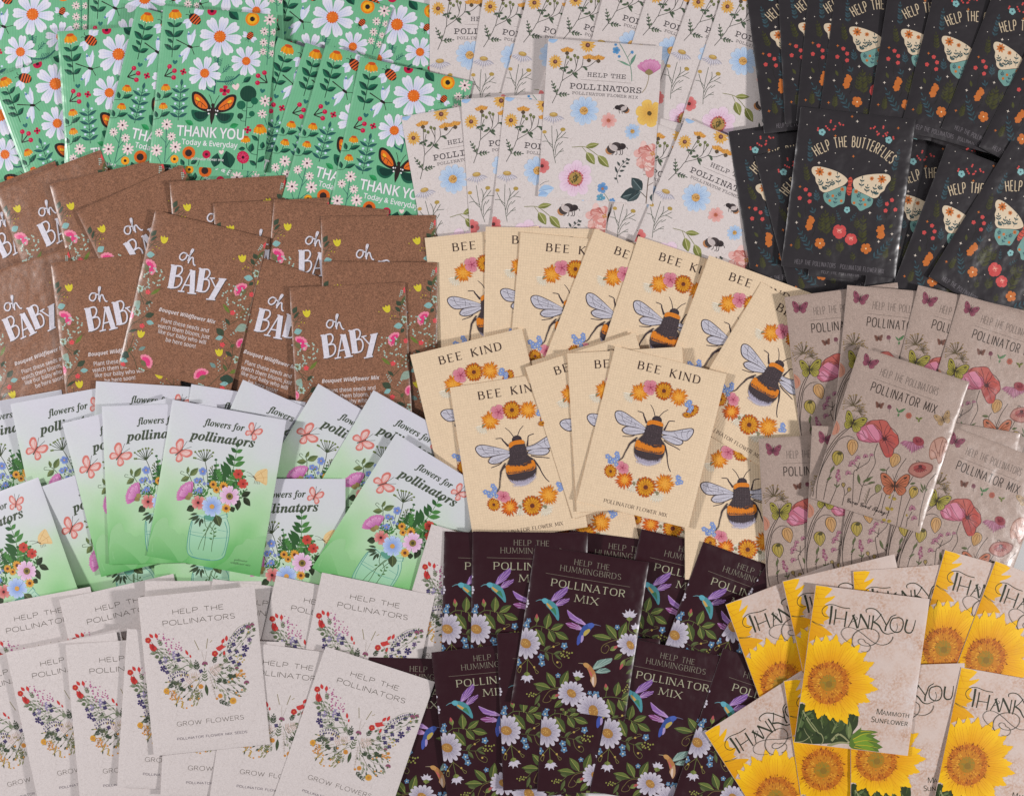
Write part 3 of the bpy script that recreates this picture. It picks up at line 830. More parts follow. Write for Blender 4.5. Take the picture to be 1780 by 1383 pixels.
    for i in range(60):
        x, y = RND.uniform(545, 650), RND.uniform(612, 735)
        line([(x, y), (x + RND.uniform(-5, 5), y + RND.uniform(8, 16))], 2.5, '#5a4b4f', 1, sm=0)
    part('lettering')
    T('BEE KIND', (486, 212), (914, 318), 54, 10, '#46342e', .74, .36, .42, .09)
    fresh('lettering')
    T('POLLINATOR FLOWER MIX', (243, 1140), (684, 1245), 25, 3.8, '#5d4a40', .78, .22, .5, .08)
    return A

def mixhex(a, b, t):
    return '#' + ''.join('%02x' % int(round(int(a[i:i + 2], 16) * (1 - t) + int(b[i:i + 2], 16) * t)) for i in (1, 3, 5))

def art_flowers():
    A = start((262, 48), (1095, 200), (60, 1180), '#cfced8', 6)
    A.sat = .93
    stops = [(0, '#cfced8'), (.3, '#cdd2d2'), (.48, '#bcd3b8'), (.7, '#a3cd9c'), (.86, '#84bf7e'), (1.0, '#5fab5e')]
    def bgf(u, v):
        t = v + .06 * math.sin(u * 7 + 2) + .035 * math.sin(u * 17 + v * 9) + .025 * math.sin(v * 31 + u * 5) * math.sin(u * 23 + 1)
        t = min(1, max(0, t))
        for (a, ca), (b, cb) in zip(stops, stops[1:]):
            if t <= b:
                return mixhex(ca, cb, (t - a) / (b - a))
        return stops[-1][1]
    A.bgf = bgf
    g1, g2, g3, br = '#2f5a2e', '#47803c', '#6b7f45', '#3c4a2c'
    pl('60 1180 105 1000 140 930 200 897 222 920 228 970 262 985 300 1022 335 1015 352 1060 350 1130 372 1180 300 1230 170 1205', ('#96c78f', '#74b870', (180, 920), (160, 1200)))
    pl('60 1180 95 1060 150 1040 200 1090 250 1150 290 1235 170 1207', ('#84bf7d', '#5fab5e', (130, 1050), (130, 1200)))
    pl('905 1328 935 1180 960 1050 900 1040 850 1060 800 1055 770 1090 720 1110 690 1160 640 1220 560 1272 700 1295', ('#8fc488', '#62ad60', (850, 1060), (800, 1310)))
    pl('905 1328 935 1200 880 1130 830 1170 780 1230 640 1285 770 1306', ('#80bf7b', '#57a556', (860, 1140), (800, 1320)))
    part('printed_butterfly')
    def bf(x, y, s, a, c='#d2746a', c2='#e2bcb6'):
        fresh('printed_butterfly')
        ca, sa = math.cos(math.radians(a)), math.sin(math.radians(a))
        t = lambda u, v: (x + s * (u * ca - v * sa), y + s * (u * sa + v * ca))
        for k in (-1, 1):
            fill([t(0, -4 * 1), t(k * 14, -45), t(k * 48, -78), t(k * 75, -62), t(k * 70, -20), t(k * 38, 2), t(k * 6, 6)], c, 3)
            fill([t(k * 8, -6), t(k * 20, -40), t(k * 47, -62), t(k * 60, -48), t(k * 52, -18), t(k * 30, -4)], c2, 3)
            fill([t(k * 5, 8), t(k * 38, 4), t(k * 62, 22), t(k * 56, 55), t(k * 30, 62), t(k * 8, 30)], c, 3)
            fill([t(k * 10, 14), t(k * 36, 12), t(k * 50, 26), t(k * 44, 46), t(k * 28, 48)], c2, 3)
            for q in ((20, -40), (47, -62), (52, -18), (48, 30), (30, 46)):
                line([t(k * 5, 0), t(k * q[0], q[1])], 2.4 * s, c, sm=0)
            line([t(k * 2, -20), t(k * 16, -62), t(k * 26, -95)], 2.6, '#4f4a44')
        line([t(0, -30), t(0, 40)], 8 * s, '#5a453f', sm=0)
    bf(312, 424, .98, 52); bf(852, 285, .75, 35)
    fresh('printed_butterfly')
    pl('858 608 885 565 950 548 956 590 950 665 915 652 895 640 870 635', '#e0bf85', 3)
    for q in ('862 610 945 555', '864 615 952 610', '866 622 945 658', '905 570 930 620 920 650'):
        line(q, 2.6, '#c79a5c', sm=0)
    line('852 600 872 625', 8, '#6a5844'); line('855 605 830 580 805 570', 2.5, '#55504a'); line('855 608 825 600 810 596', 2.5, '#55504a')
    for k in range(4):
        line([(866 + k * 10, 628 + k * 4), (858 + k * 12, 655 + k * 2)], 2.4, '#6a5844', sm=0)
    part('printed_bouquet')
    # jar
    fill(cat([(418, 880), (650, 875), (655, 905), (672, 960), (672, 1030), (650, 1130), (625, 1190), (560, 1212), (470, 1205), (385, 1180), (360, 1130), (372, 1020), (395, 930), (420, 905)], True, 3), ('#aed3bb', '#93c79b', (500, 900), (500, 1210)))
    fill([(380, 1022), (470, 1035), (665, 1050), (650, 1130), (622, 1185), (560, 1207), (470, 1200), (388, 1176), (364, 1128)], ('#9fcfae', '#86c08f', (500, 1030), (500, 1200)))
    tj = '#559a8e'
    for q, w in (('420 905 395 930 372 1020 360 1130 385 1180 470 1205 560 1212 625 1190 650 1130 672 1030 672 960 655 905', 6), ('380 1020 470 1040 560 1050 665 1045', 4), ('402 930 385 1020 378 1120 400 1170', 5), ('640 930 658 1000 640 1120 615 1180', 6), ('430 880 520 905 655 875', 5), ('425 905 520 925 655 900', 4), ('655 868 660 900', 8), ('392 1185 450 1200 530 1210', 10), ('378 1000 480 1015', 3), ('590 990 668 1005', 3)):
        line(q, w, tj, w * .6)
    fill(cat([(490, 885), (560, 885), (550, 920), (500, 915)], True, 3), '#5a9a86')
    for q in ('560 910 520 980 470 1060 440 1135', '540 930 505 1000 490 1090 478 1142', '530 960 560 1010 545 1100 540 1150', '600 900 560 960 540 1000', '490 900 500 960 520 980'):
        line(q, 5, '#4a6a3a', 3)
    for q in ((560, 985, 580, 975), (556, 1010, 582, 1000), (552, 1040, 578, 1030), (548, 1060, 525, 1050), (500, 985, 478, 1000), (550, 1020, 528, 1010)):
        leaf(*q, 12, '#4f7a42')
    for q in ((455, 885, 370, 915), (450, 895, 395, 925), (458, 900, 415, 950), (462, 910, 455, 970), (440, 870, 385, 880), (470, 905, 480, 945)):
        leaf(*q, 18, '#3a4a34')
    leaf(575, 880, 605, 965, 66, '#3f4a2e', '#4c5836', '#6a7a4a')
    leaf(420, 820, 360, 850, 52, '#2d3a26', '#38462e'); leaf(690, 820, 705, 862, 44, '#2d3a26')
    # foliage
    for q in ('520 680 512 560 500 495', '500 495 460 480 430 470', '500 495 455 455 428 425', '500 495 470 450 455 420', '500 495 495 440 490 412', '500 495 520 440 535 415', '500 495 535 450 560 430', '500 495 530 470 552 455', '500 495 480 440 470 418', '500 495 512 440 515 412',
              '565 620 562 590 540 540', '562 590 552 560 552 530', '562 590 572 560 575 540', '560 600 540 570 530 560'):
        line(q, 4.5, br)
    dots('430,470 428,425 455,420 490,412 535,415 560,430 552,455 470,418 515,412 418,468', 8, '#6a7a3a', 6); dots('540,540 552,530 575,538 530,558', 6, '#6a7a3a', 6)
    def fern(x0, y0, x1, y1, n, L, w, bend=0):
        spray(x0, y0, x1, y1, n, L, w, g1, g2, 55, 4, bend, shrink=.75)
    fern(640, 690, 736, 392, 6, 158, 50, .06); fern(600, 700, 580, 490, 5, 70, 34); fern(560, 700, 535, 590, 4, 60, 28); fern(640, 660, 700, 570, 3, 80, 34); fern(500, 760, 470, 690, 3, 60, 22); fern(680, 680, 650, 640, 3, 50, 24)
    line('430 700 400 640 385 600 360 570', 4, br); line('385 600 400 560 430 560', 3, br); line('360 600 340 590 318 580 325 565 345 572', 3, br)
    for q in ((385, 605, 318, 635, 40), (390, 598, 450, 540, 44), (372, 580, 375, 530, 24), (400, 640, 420, 672, 20), (420, 670, 385, 655, 20)):
        leaf(*q, '#6f7d48', '#55683a')
    def blu(x, y, r):
        daisy(x, y, r, 5, '#8ba0d6', w=.42, c0='#5f78c0', vein='#5a70b8', a=RND.uniform(0, 70)); oval(x, y, r * .22, c='#c79a5a', n=8)
    line('480 580 500 680', 3, br); line('440 630 500 700', 3, br)
    blu(482, 566, 31); blu(438, 632, 24); blu(464, 630, 20); blu(455, 705, 26); blu(428, 714, 18); blu(492, 655, 13); blu(518, 655, 10)
    fern(700, 700, 790, 610, 4, 52, 20); fern(470, 780, 400, 690, 4, 46, 16); fern(600, 640, 575, 560, 4, 60, 22); fern(720, 760, 800, 700, 3, 44, 16)
    for i in range(26):
        x, y = RND.uniform(440, 720), RND.uniform(640, 800)
        leaf(x, y, x + RND.uniform(-26, 26), y - RND.uniform(8, 34), RND.uniform(7, 13), (g1, g2, g3, br)[i % 4])
    line('700 680 730 610', 4, br); line('720 700 770 660', 4, br)
    for x, y in ((742, 585), (776, 655)):
        daisy(x, y, 38, 6, '#d0483c', w=.36, shape='notch', c0='#b83a32'); oval(x + 2, y + 2, 8, c='#7a2a24', n=8)
    def yel(x, y, r):
        daisy(x, y, r, 12, '#e3a42e', w=.18, shape='point', c0='#c98420'); oval(x, y, r * .34, c='#6a3a28', n=8)
    yel(558, 660, 32); yel(582, 700, 28); yel(634, 675, 38)
    daisy(392, 742, 106, 6, '#cf7cb4', w=.19, a=172, arc=118, c0='#a84a8c', vein='#9c3f82', r0=.05, shape='notch')
    daisy(388, 742, 84, 5, '#dc9cc8', w=.15, a=186, arc=100, c0='#bc5fa0', vein='#a8509a', r0=.05, shape='notch')
    leaf(392, 745, 350, 765, 40, '#8a7a48'); leaf(400, 720, 375, 750, 40, '#9a864c')
    leaf(740, 760, 735, 850, 48, '#27301f', '#333d28'); leaf(765, 745, 832, 715, 44, '#27301f', '#333d28'); leaf(780, 752, 828, 818, 46, '#27301f', '#333d28'); line('700 780 740 765 775 750', 4, '#333d28')
    daisy(676, 745, 74, 8, '#e6c6de', w=.285, shape='notch', c0='#d49cc6', vein='#c78ab8', a=10); oval(678, 746, 26, c='#8a7434'); oval(678, 746, 13, c='#4a4424', n=10)
    daisy(448, 792, 52, 6, '#de9690', w=.36, shape='notch', c0='#b8484a', a=15); oval(446, 792, 11, c='#4a2426', n=8)
    daisy(550, 818, 76, 9, '#b9cbec', w=.265, shape='notch', c0='#7f9cd8', vein='#7f9cd8', a=5); oval(548, 820, 18, c='#d0983e')
    yel(652, 833, 36)
    part('lettering')
    ink = '#46513f'
    type_on('flowers for', (486, 231), (788, 278), 50, ink, 'bi', fat=.01)
    type_on('pollinators', (382, 330), (862, 394), 68, ink, 'bi', fat=.012)
    fresh('lettering')
    type_on('pollinator', (705, 1212), (803, 1226), 15, '#3f5a3c', 'bi'); type_on('wildflower mix', (679, 1233), (826, 1256), 16, '#3f5a3c', 'bi')
    return A

def art_grow():
    A = start((55, 165), (893, 85), (170, 1330), '#d1c8c6', 7)
    A.sat = .9
    part('printed_butterfly')
    gr, gd, red, pur, mag, lav, yel, org, pale = '#5d6b4a', '#3c4a36', '#c62f2c', '#40306e', '#b0568a', '#8f80ae', '#dba31c', '#cf8a2c', '#c9a896'
    def inside(P, x, y):
        r, j = False, len(P) - 1
        for i in range(len(P)):
            if (P[i][1] > y) != (P[j][1] > y) and x < (P[j][0] - P[i][0]) * (y - P[i][1]) / (P[j][1] - P[i][1]) + P[i][0]:
                r = not r
            j = i
        return r
    S = lambda s: list(zip(map(float, s.split()[::2]), map(float, s.split()[1::2])))
    w1 = S('150 540 190 520 260 540 330 570 400 600 440 640 480 680 500 720 440 700 380 705 300 710 250 690 215 620 180 580')
    w2 = S('250 800 300 740 400 715 490 730 520 780 515 860 490 940 430 980 360 960 300 920 260 870')
    w3 = S('590 660 600 600 660 560 700 500 740 420 830 370 890 380 880 440 850 540 830 610 770 680 700 690 640 700')
    w4 = S('590 720 680 690 770 690 830 740 840 800 820 850 760 900 690 930 640 880 600 820')
    for P, n, cols in ((w1, 66, (gr, gr, '#77836a', '#9aa08c')), (w2, 50, (gr, gd, '#8a8a5c', '#b09a5a')), (w3, 54, (gr, gd, '#77836a', gr)), (w4, 54, (gr, gd, '#77836a', '#8f9470'))):
        xs, ys = [p[0] for p in P], [p[1] for p in P]
        cx, cy = 545, 690
        k = 0
        while k < n:
            x, y = RND.uniform(min(xs), max(xs)), RND.uniform(min(ys), max(ys))
            if not inside(P, x, y):
                continue
            k += 1
            th = math.atan2(y - cy, x - cx) + RND.uniform(-.7, .7)
            L = RND.uniform(18, 36)
            e = (x + L * math.cos(th), y + L * math.sin(th))
            if k % 3 == 0:
                spray(x, y, e[0], e[1], 3, 15, 6, cols[k % 4], None, 45, 2, 0)
            else:
                line([(x - L * math.cos(th), y - L * math.sin(th)), (x, y)], 2.4, cols[(k + 1) % 4], sm=0)
                leaf(x, y, e[0], e[1], 10, cols[k % 4])
    # ferns and grasses that can be told apart
    for q in ((275, 820, 355, 785, 7, 28, 9, gd), (640, 920, 710, 955, 6, 28, 9, gd), (490, 930, 480, 840, 5, 34, 10, '#6a7048'), (660, 790, 690, 780, 3, 34, 12, gd), (660, 790, 640, 770, 3, 32, 12, gd), (485, 700, 475, 640, 4, 36, 11, gd), (600, 650, 615, 600, 4, 30, 9, gd),
              (345, 690, 300, 690, 5, 18, 6, '#8a917c'), (415, 840, 440, 815, 2, 26, 12, gd), (210, 590, 190, 600, 3, 24, 8, gr), (230, 520, 205, 480, 4, 26, 8, gr), (440, 690, 435, 630, 5, 20, 6, '#7a8468'), (680, 650, 690, 620, 3, 30, 10, gr), (540, 790, 535, 700, 4, 36, 11, gr), (690, 700, 750, 690, 4, 18, 7, gr), (345, 680, 320, 668, 1, 30, 12, gd)):
        spray(*q, None, 45, 2)
    for x0, y0, x1, y1 in ((400, 780, 490, 730), (580, 720, 650, 670)):
        spray(x0, y0, x1, y1, 7, 48, 4.5, pale, None, 70, 2.5)
    spray(575, 740, 615, 890, 8, 18, 3, '#b8aa9c', None, 60, 2)
    for q in ('560 700 620 780 700 850 785 885', '590 700 690 800 800 805', '520 770 470 830 420 920', '150 490 200 540 280 600', '700 600 760 540 850 440', '440 660 340 560', '650 560 700 620', '480 760 380 850 330 920', '600 690 700 640 780 640'):
        line(q, 2.6, '#7d8068')
    for x0, y0, x1, y1, n in ((275, 745, 405, 712, 9), (285, 765, 410, 738, 8), (705, 495, 840, 365, 12), (725, 520, 815, 405, 9)):
        for i in range(n):
            t = i / (n - 1)
            x, y = x0 + (x1 - x0) * t, y0 + (y1 - y0) * t - 26 * math.sin(t * 3.1)
            leaf(x, y, x + 4, y + 17, 9, pur)
        line([(x0, y0 - 8), ((x0 + x1) / 2, (y0 + y1) / 2 - 38), (x1, y1 - 8)], 2.2, '#8a8c76')
    for i in range(34):
        t = i / 33
        x, y = 215 + 165 * t + RND.uniform(-22, 22), 450 + 95 * t + RND.uniform(-26, 26)
        oval(x, y, 6, 4.5, mag, RND.uniform(0, 180), n=6)
    dots('275,550 290,560 285,575 280,540 300,535 262,520 255,500', 6, mag, 6)
    for i in range(16):
        oval(316 + RND.uniform(-10, 10), 568 + i * 4 - 10, 6, 5, lav, n=6); oval(255 + RND.uniform(-14, 14), 600 + i * 3, 5, 4, lav, n=6)
    def poppy(x, y, r):
        daisy(x, y, r, 5, red, w=.5, c0='#a8201f'); oval(x, y, r * .3, c='#d9621f', n=8)
    poppy(130, 478, 22); leaf(175, 560, 140, 500, 34, red); leaf(178, 560, 158, 500, 30, '#a8201f'); leaf(165, 462, 138, 430, 24, red); leaf(195, 466, 182, 425, 24, red); leaf(180, 555, 185, 520, 22, red)
    leaf(418, 588, 398, 548, 18, red); leaf(438, 608, 430, 582, 13, red)
    for q in ((615, 540, 690, 525, 30), (640, 560, 665, 505, 30), (650, 555, 620, 530, 26), (660, 505, 676, 465, 24), (692, 488, 694, 444, 22), (676, 592, 678, 555, 18)):
        leaf(*q, red)
    poppy(610, 577, 22)
    for x, y, s in ((240, 685, 25), (828, 540, 27), (858, 478, 18)):
        daisy(x, y, s, 5, pur if x != 858 else '#6f4a8a', w=.34, shape='notch', c0='#2d2252')
    for x, y in ((218, 638), (268, 712), (345, 585), (350, 622), (378, 768), (510, 705), (716, 560), (745, 512), (768, 565), (722, 612), (745, 640), (820, 590), (785, 655)):
        daisy(x, y, 16, 4, '#3f3566', w=.45, a=20)
    for x, y, s in ((538, 655, 22), (850, 392, 20), (878, 372, 16), (768, 688, 14), (838, 795, 20)):
        daisy(x, y, s, 7, '#8a4a66', w=.3, arc=200, a=180); leaf(x, y + 16, x, y - 4, 16, gr)
    dots('765,600 800,600 820,625 790,618 775,640 808,640 850,420', 6, '#b79a2c', 7)
    def yl(x, y, r, c=yel):
        daisy(x, y, r, 9, c, w=.3, shape='notch', c0='#c07c12')
    yl(262, 850, 22); yl(742, 925, 25); yl(510, 818, 18, org); yl(650, 888, 17, org); yl(800, 705, 12, org); yl(625, 908, 9, org); yl(445, 815, 8, org)
    for i in range(22):
        oval(745 + i * 4, 735 + RND.uniform(-14, 14), 6, 5, org, n=6); oval(290 + RND.uniform(0, 48), 915 - i * 3.2, 6, 5, org if i % 2 else '#b8782c', n=6)
    for i in range(10):
        oval(378 + RND.uniform(-6, 6), 925 + i * 5.5, 6, 5, '#b8922c', n=6); oval(338 + i * 2, 935 - i * 5, 5, 4, '#b8922c', n=6)
    dots('275,870 290,905 310,910 350,900 370,905 408,975 445,958 432,915 495,905 710,785 765,865 805,845 785,890 735,765', 7, org, 7)
    leaf(545, 800, 558, 888, 26, '#3f4f32'); leaf(365, 850, 370, 815, 30, gd); leaf(375, 850, 400, 830, 26, gd); leaf(715, 770, 735, 725, 26, gd); leaf(740, 760, 760, 725, 24, gd); leaf(700, 740, 735, 735, 26, gd)
    line('462 478 495 548', 4.5, '#8a7f52', sm=0); line('558 465 548 540', 4.5, '#8a7f52', sm=0); line('575 495 590 478', 4, '#a08f60', sm=0)
    line('515 560 535 640', 1.8, '#b8aa9c', sm=0); line('550 560 540 640', 1.8, '#b8aa9c', sm=0)
    part('lettering')
    ink = '#5b5248'
    T('HELP THE', (308, 289), (670, 252), 34, 3.6, ink, 1.25, .28); T('POLLINATORS', (238, 374), (752, 319), 36, 3.6, ink, 1.2, .24)
    fresh('lettering')
    T('GROW FLOWERS', (340, 1110), (818, 1061), 32, 3.1, '#6a6058', 1.2, .26); T('POLLINATOR FLOWER MIX SEEDS', (342, 1212), (842, 1163), 17, 2.8, '#7a7078', 1.15, .26)
    return A

def art_humming():
    A = start((258, 40), (1085, 165), (68, 1175), '#30131b', 8)
    A.sat = .82
    g1, g2, gv, wh, wv, ye = '#5f6f24', '#42521e', '#98963f', '#c8c0ce', '#8f859c', '#b8841c'
    def stemv(s, w=4, c='#5c6a2a'):
        line(s, w, c)
    def lf(*q):
        leaf(*q, g1, g2, gv)
    def dais(x, y, R, n=16, sq=1, sa=0, cr=.3):
        daisy(x, y, R, n, wh, w=.15, r0=.15, shape='strap', c0='#9a90a6', vein=wv, sq=sq, sa=sa, jit=.07)
        oval(x, y, R * cr * 1.2, R * cr * sq, '#a8741a', sa + 30, 16)
        dots(' '.join(f'{x + RND.uniform(-.8, .8) * R * cr},{y + RND.uniform(-.6, .6) * R * cr * sq}' for _ in range(10)), R * .035, '#cf9f32', 5)
    def bud(x, y, a, R=62, n=9):
        for k in range(n):
            th = math.radians(a - 75 + 150 * k / (n - 1))
            leaf(x, y, x + R * math.cos(th) * (.75 + .25 * (k % 2)), y + R * math.sin(th) * (.75 + .25 * (k % 2)), 15, wh if k % 2 else '#bdb4c6', wide=.7)
        th = math.radians(a + 180)
        leaf(x + 6 * math.cos(math.radians(a)), y + 6 * math.sin(math.radians(a)), x + 28 * math.cos(th), y + 28 * math.sin(th), 46, '#7a842e', '#66742a')
    def rose(x0, y0, x1, y1):
        leaf(x0, y0, x1, y1, 34, '#7d8a38', '#66722c')
        leaf(x0 + (x1 - x0) * .45, y0 + (y1 - y0) * .45, x1 + (x1 - x0) * .15, y1 + (y1 - y0) * .15, 20, '#b0474a')
    def bl(x, y, r=22):
        daisy(x, y, r, 5, '#5f8fb4', w=.36, c0='#3f6a94', shape='point', a=RND.uniform(0, 70)); oval(x, y, r * .24, c='#d8d4b0', n=7)
    # upper garland
    stemv('160 700 200 650 255 620 320 630 380 660 430 670'); stemv('255 620 265 590 262 565'); stemv('300 628 290 680 300 720'); stemv('345 640 360 680 365 700'); stemv('380 655 400 630 420 620')
    stemv('280 790 330 805 380 820 440 830', 4, '#4c5426'); stemv('330 800 350 780 385 765 425 750 420 740 395 742', 3.5, '#6e6a2e'); stemv('370 815 380 880 420 920 440 900 425 875 405 880', 3.5, '#6e6a2e'); stemv('195 850 190 900 188 960', 5); stemv('190 860 140 910 120 940 135 955 150 915', 3.5, '#7a742e'); stemv('195 860 250 930 270 950 255 960 240 920', 3.5, '#7a742e')
    for q in ((255, 640, 318, 765, 74), (330, 640, 352, 528, 62), (365, 645, 458, 606, 50), (350, 655, 390, 738, 58), (395, 665, 492, 715, 56)):
        lf(*q)
    for q in ((310, 795, 362, 760, 24), (320, 805, 345, 870, 26), (380, 820, 440, 800, 20), (390, 825, 438, 862, 18)):
        leaf(*q, '#4a5628', '#5a6630')
    dots('382,768 408,880 140,912 240,915', 8, '#b89a2c'); dots('435,815 455,800 478,808 495,815 515,812 440,835 460,840 480,832 490,848 450,825', 7, '#8a8a2c')
    rose(262, 595, 263, 540)
    for x, y, r in ((205, 582, 20), (188, 615, 26), (460, 762, 27), (292, 842, 26), (297, 888, 26), (122, 880, 28), (846, 628, 20), (412, 975, 20)):
        bl(x, y, r)
    bud(187, 975, 88, 58); dais(180, 745, 112, 16, 1, 0, .3)
    dots('205,365 200,460 190,480 197,440', 10, wh, 7)
    # right hand garland
    stemv('990 690 930 650 935 590 938 570', 5); stemv('985 690 982 660', 4); stemv('900 720 830 712 770 690', 4); stemv('870 715 800 730 740 760 728 800 760 815 785 780 770 755 755 770', 3.5, '#7a6a2e'); stemv('980 830 930 850 880 870', 4)
    for q in ((860, 715, 915, 590, 60), (840, 708, 762, 608, 62), (800, 712, 662, 688, 50), (880, 820, 818, 862, 40)):
        lf(*q)
    for q in ((900, 905, 970, 860, 40), (905, 965, 975, 930, 30), (905, 1025, 965, 1000, 30), (935, 860, 985, 840, 26)):
        leaf(*q, '#4a5628', '#5a6630')
    rose(900, 860, 865, 925); rose(790, 795, 845, 765); bud(937, 560, -88, 66, 11); bud(985, 645, -88, 50, 8); dais(940, 758, 98, 17, .82, 25)
    dots('880,1085 895,1075 905,1060 915,1045 900,1090 915,1078 925,1060 890,1100', 6, '#8a8a2c')
    # lower garland
    stemv('440 1060 380 1065 300 1080'); stemv('440 1068 360 1080 320 1120 300 1160 330 1170 360 1150 345 1120', 3.5, '#7a6a2e'); stemv('300 1080 260 1110 215 1115', 3.5); stemv('540 1040 545 1000', 4); stemv('700 1170 740 1135 800 1130 860 1140 920 1150'); stemv('755 1130 762 1090'); stemv('520 1190 480 1230 440 1230', 4); stemv('780 1290 850 1280 900 1260', 4, '#5a6630'); stemv('800 1300 860 1310 900 1330', 4, '#5a6630')
    for q in ((430, 1062, 485, 938, 62), (390, 1060, 328, 950, 60), (355, 1065, 232, 1035, 52), (450, 1150, 382, 1210, 46), (770, 1145, 815, 1270, 70), (830, 1125, 850, 1022, 58), (870, 1150, 940, 1100, 52), (850, 1150, 885, 1235, 56), (880, 1160, 960, 1190, 50)):
        lf(*q)
    for q in ((300, 1085, 250, 1060, 26), (280, 1110, 240, 1190, 26), (265, 1170, 275, 1205, 20), (500, 1240, 540, 1215, 40), (790, 1290, 850, 1265, 26), (520, 1250, 480, 1215, 30)):
        leaf(*q, '#4a5628', '#5a6630')
    dots('185,1108 205,1112 220,1120 235,1105 250,1112 215,1100 232,1125 200,1125', 6, '#8a8a2c'); dots('875,1265', 8, '#b89a2c')
    rose(360, 1140, 415, 1112); rose(762, 1088, 757, 1040); rose(430, 1210, 450, 1245)
    bl(640, 1100, 18); bl(684, 1113, 30); bl(715, 1250, 18)
    bud(555, 985, -80, 50, 10); dais(508, 1103, 102, 16, .9, 10); dais(665, 1232, 126, 18, .9, 45, .3)
    part('printed_hummingbird')
    def bird(o, hd, bk, body, belly, w1, w2, w3, beak):
        fresh('printed_hummingbird')
        line(beak, 7, hd, 2.5)
        for s, c, v in ((w2, w3[1], w3[2]), (w1, w3[0], w3[2])):
            pl(s, c, 3)
            p = [float(k) for k in s.split()]
            q = list(zip(p[::2], p[1::2]))
            for k in range(1, len(q) - 1):
                line([((q[0][0] * .7 + q[-1][0] * .3), (q[0][1] * .7 + q[-1][1] * .3)), q[k]], 3.5, v, sm=0)
        pl(body, bk, 3)
        pl(belly[0], belly[1], 3)
        for s, c in o:
            pl(s, c, 3)
    bird([('385 490 412 478 425 540 420 580 400 560', '#3b8f9a'), ('365 500 395 490 405 545 385 520', '#2f7a52'), ('300 432 322 420 345 430 340 455 318 458', '#4aa3b4')], '#5a9aa6', '#3a8a94', '335 430 372 440 412 478 420 540 415 575 390 545 360 505 330 470', ('330 450 355 465 385 500 375 510 345 480', '#c49a2c'),
         '362 442 395 388 440 358 492 336 486 372 450 412 395 440', '392 468 430 430 470 424 502 422 494 442 455 468 410 480', ('#7b4f9e', '#6f3f86', '#b58cc4'), '312 434 285 432 258 442')
    bird([('560 690 585 685 580 730 558 758 550 740', '#3a4fa8'), ('585 690 600 690 598 720 580 740', '#a58cc0'), ('632 605 662 597 680 612 665 632 640 632', '#3f5cb4')], '#6a6a8a', '#2f4f9a', '600 620 640 600 672 612 655 645 630 680 590 700 560 735 565 690 580 650', ('605 660 640 640 648 655 620 685 600 690', '#b8a02c'),
         '625 612 580 570 525 540 483 504 500 560 545 592 610 615', '600 640 560 610 515 595 472 600 500 630 545 645 590 652', ('#8f5fae', '#8a3f80', '#bf98cc'), '675 608 700 612 728 620')
    bird([('655 985 682 960 690 1020 672 1060 655 1030 645 1010', '#b88a5a'), ('660 990 672 990 670 1050 655 1025', '#d6b9a6'), ('595 888 620 884 640 900 630 920 605 912', '#c08a3a')], '#9a8a6a', '#b0702c', '612 900 640 898 668 930 685 965 672 1000 650 995 635 950', ('632 930 650 950 662 980 648 975', '#c2504f'),
         '662 925 700 870 760 855 806 852 795 880 750 905 690 930', '680 950 720 925 760 922 792 942 770 955 720 962', ('#6f8f86', '#5f8078', '#9db8ac'), '602 892 585 888 560 886')
    part('lettering')
    c1, c2 = '#837d6a', '#a9a786'
    T('HELP THE', (541, 178), (790, 219), 38, 4, c1, .72, .24, .5, .07); T('HUMMINGBIRDS', (438, 221), (874, 288), 40, 4, c1, .72, .22, .5, .07)
    line('332 240 942 340', 2.4, '#7a705f', sm=0)
    fresh('lettering')
    T('POLLINATOR', (373, 330), (898, 413), 50, 7, c2, .74, .24, .45, .08); T('MIX', (541, 444), (702, 470), 50, 7, c2, .74, .24, .45, .08)
    return A

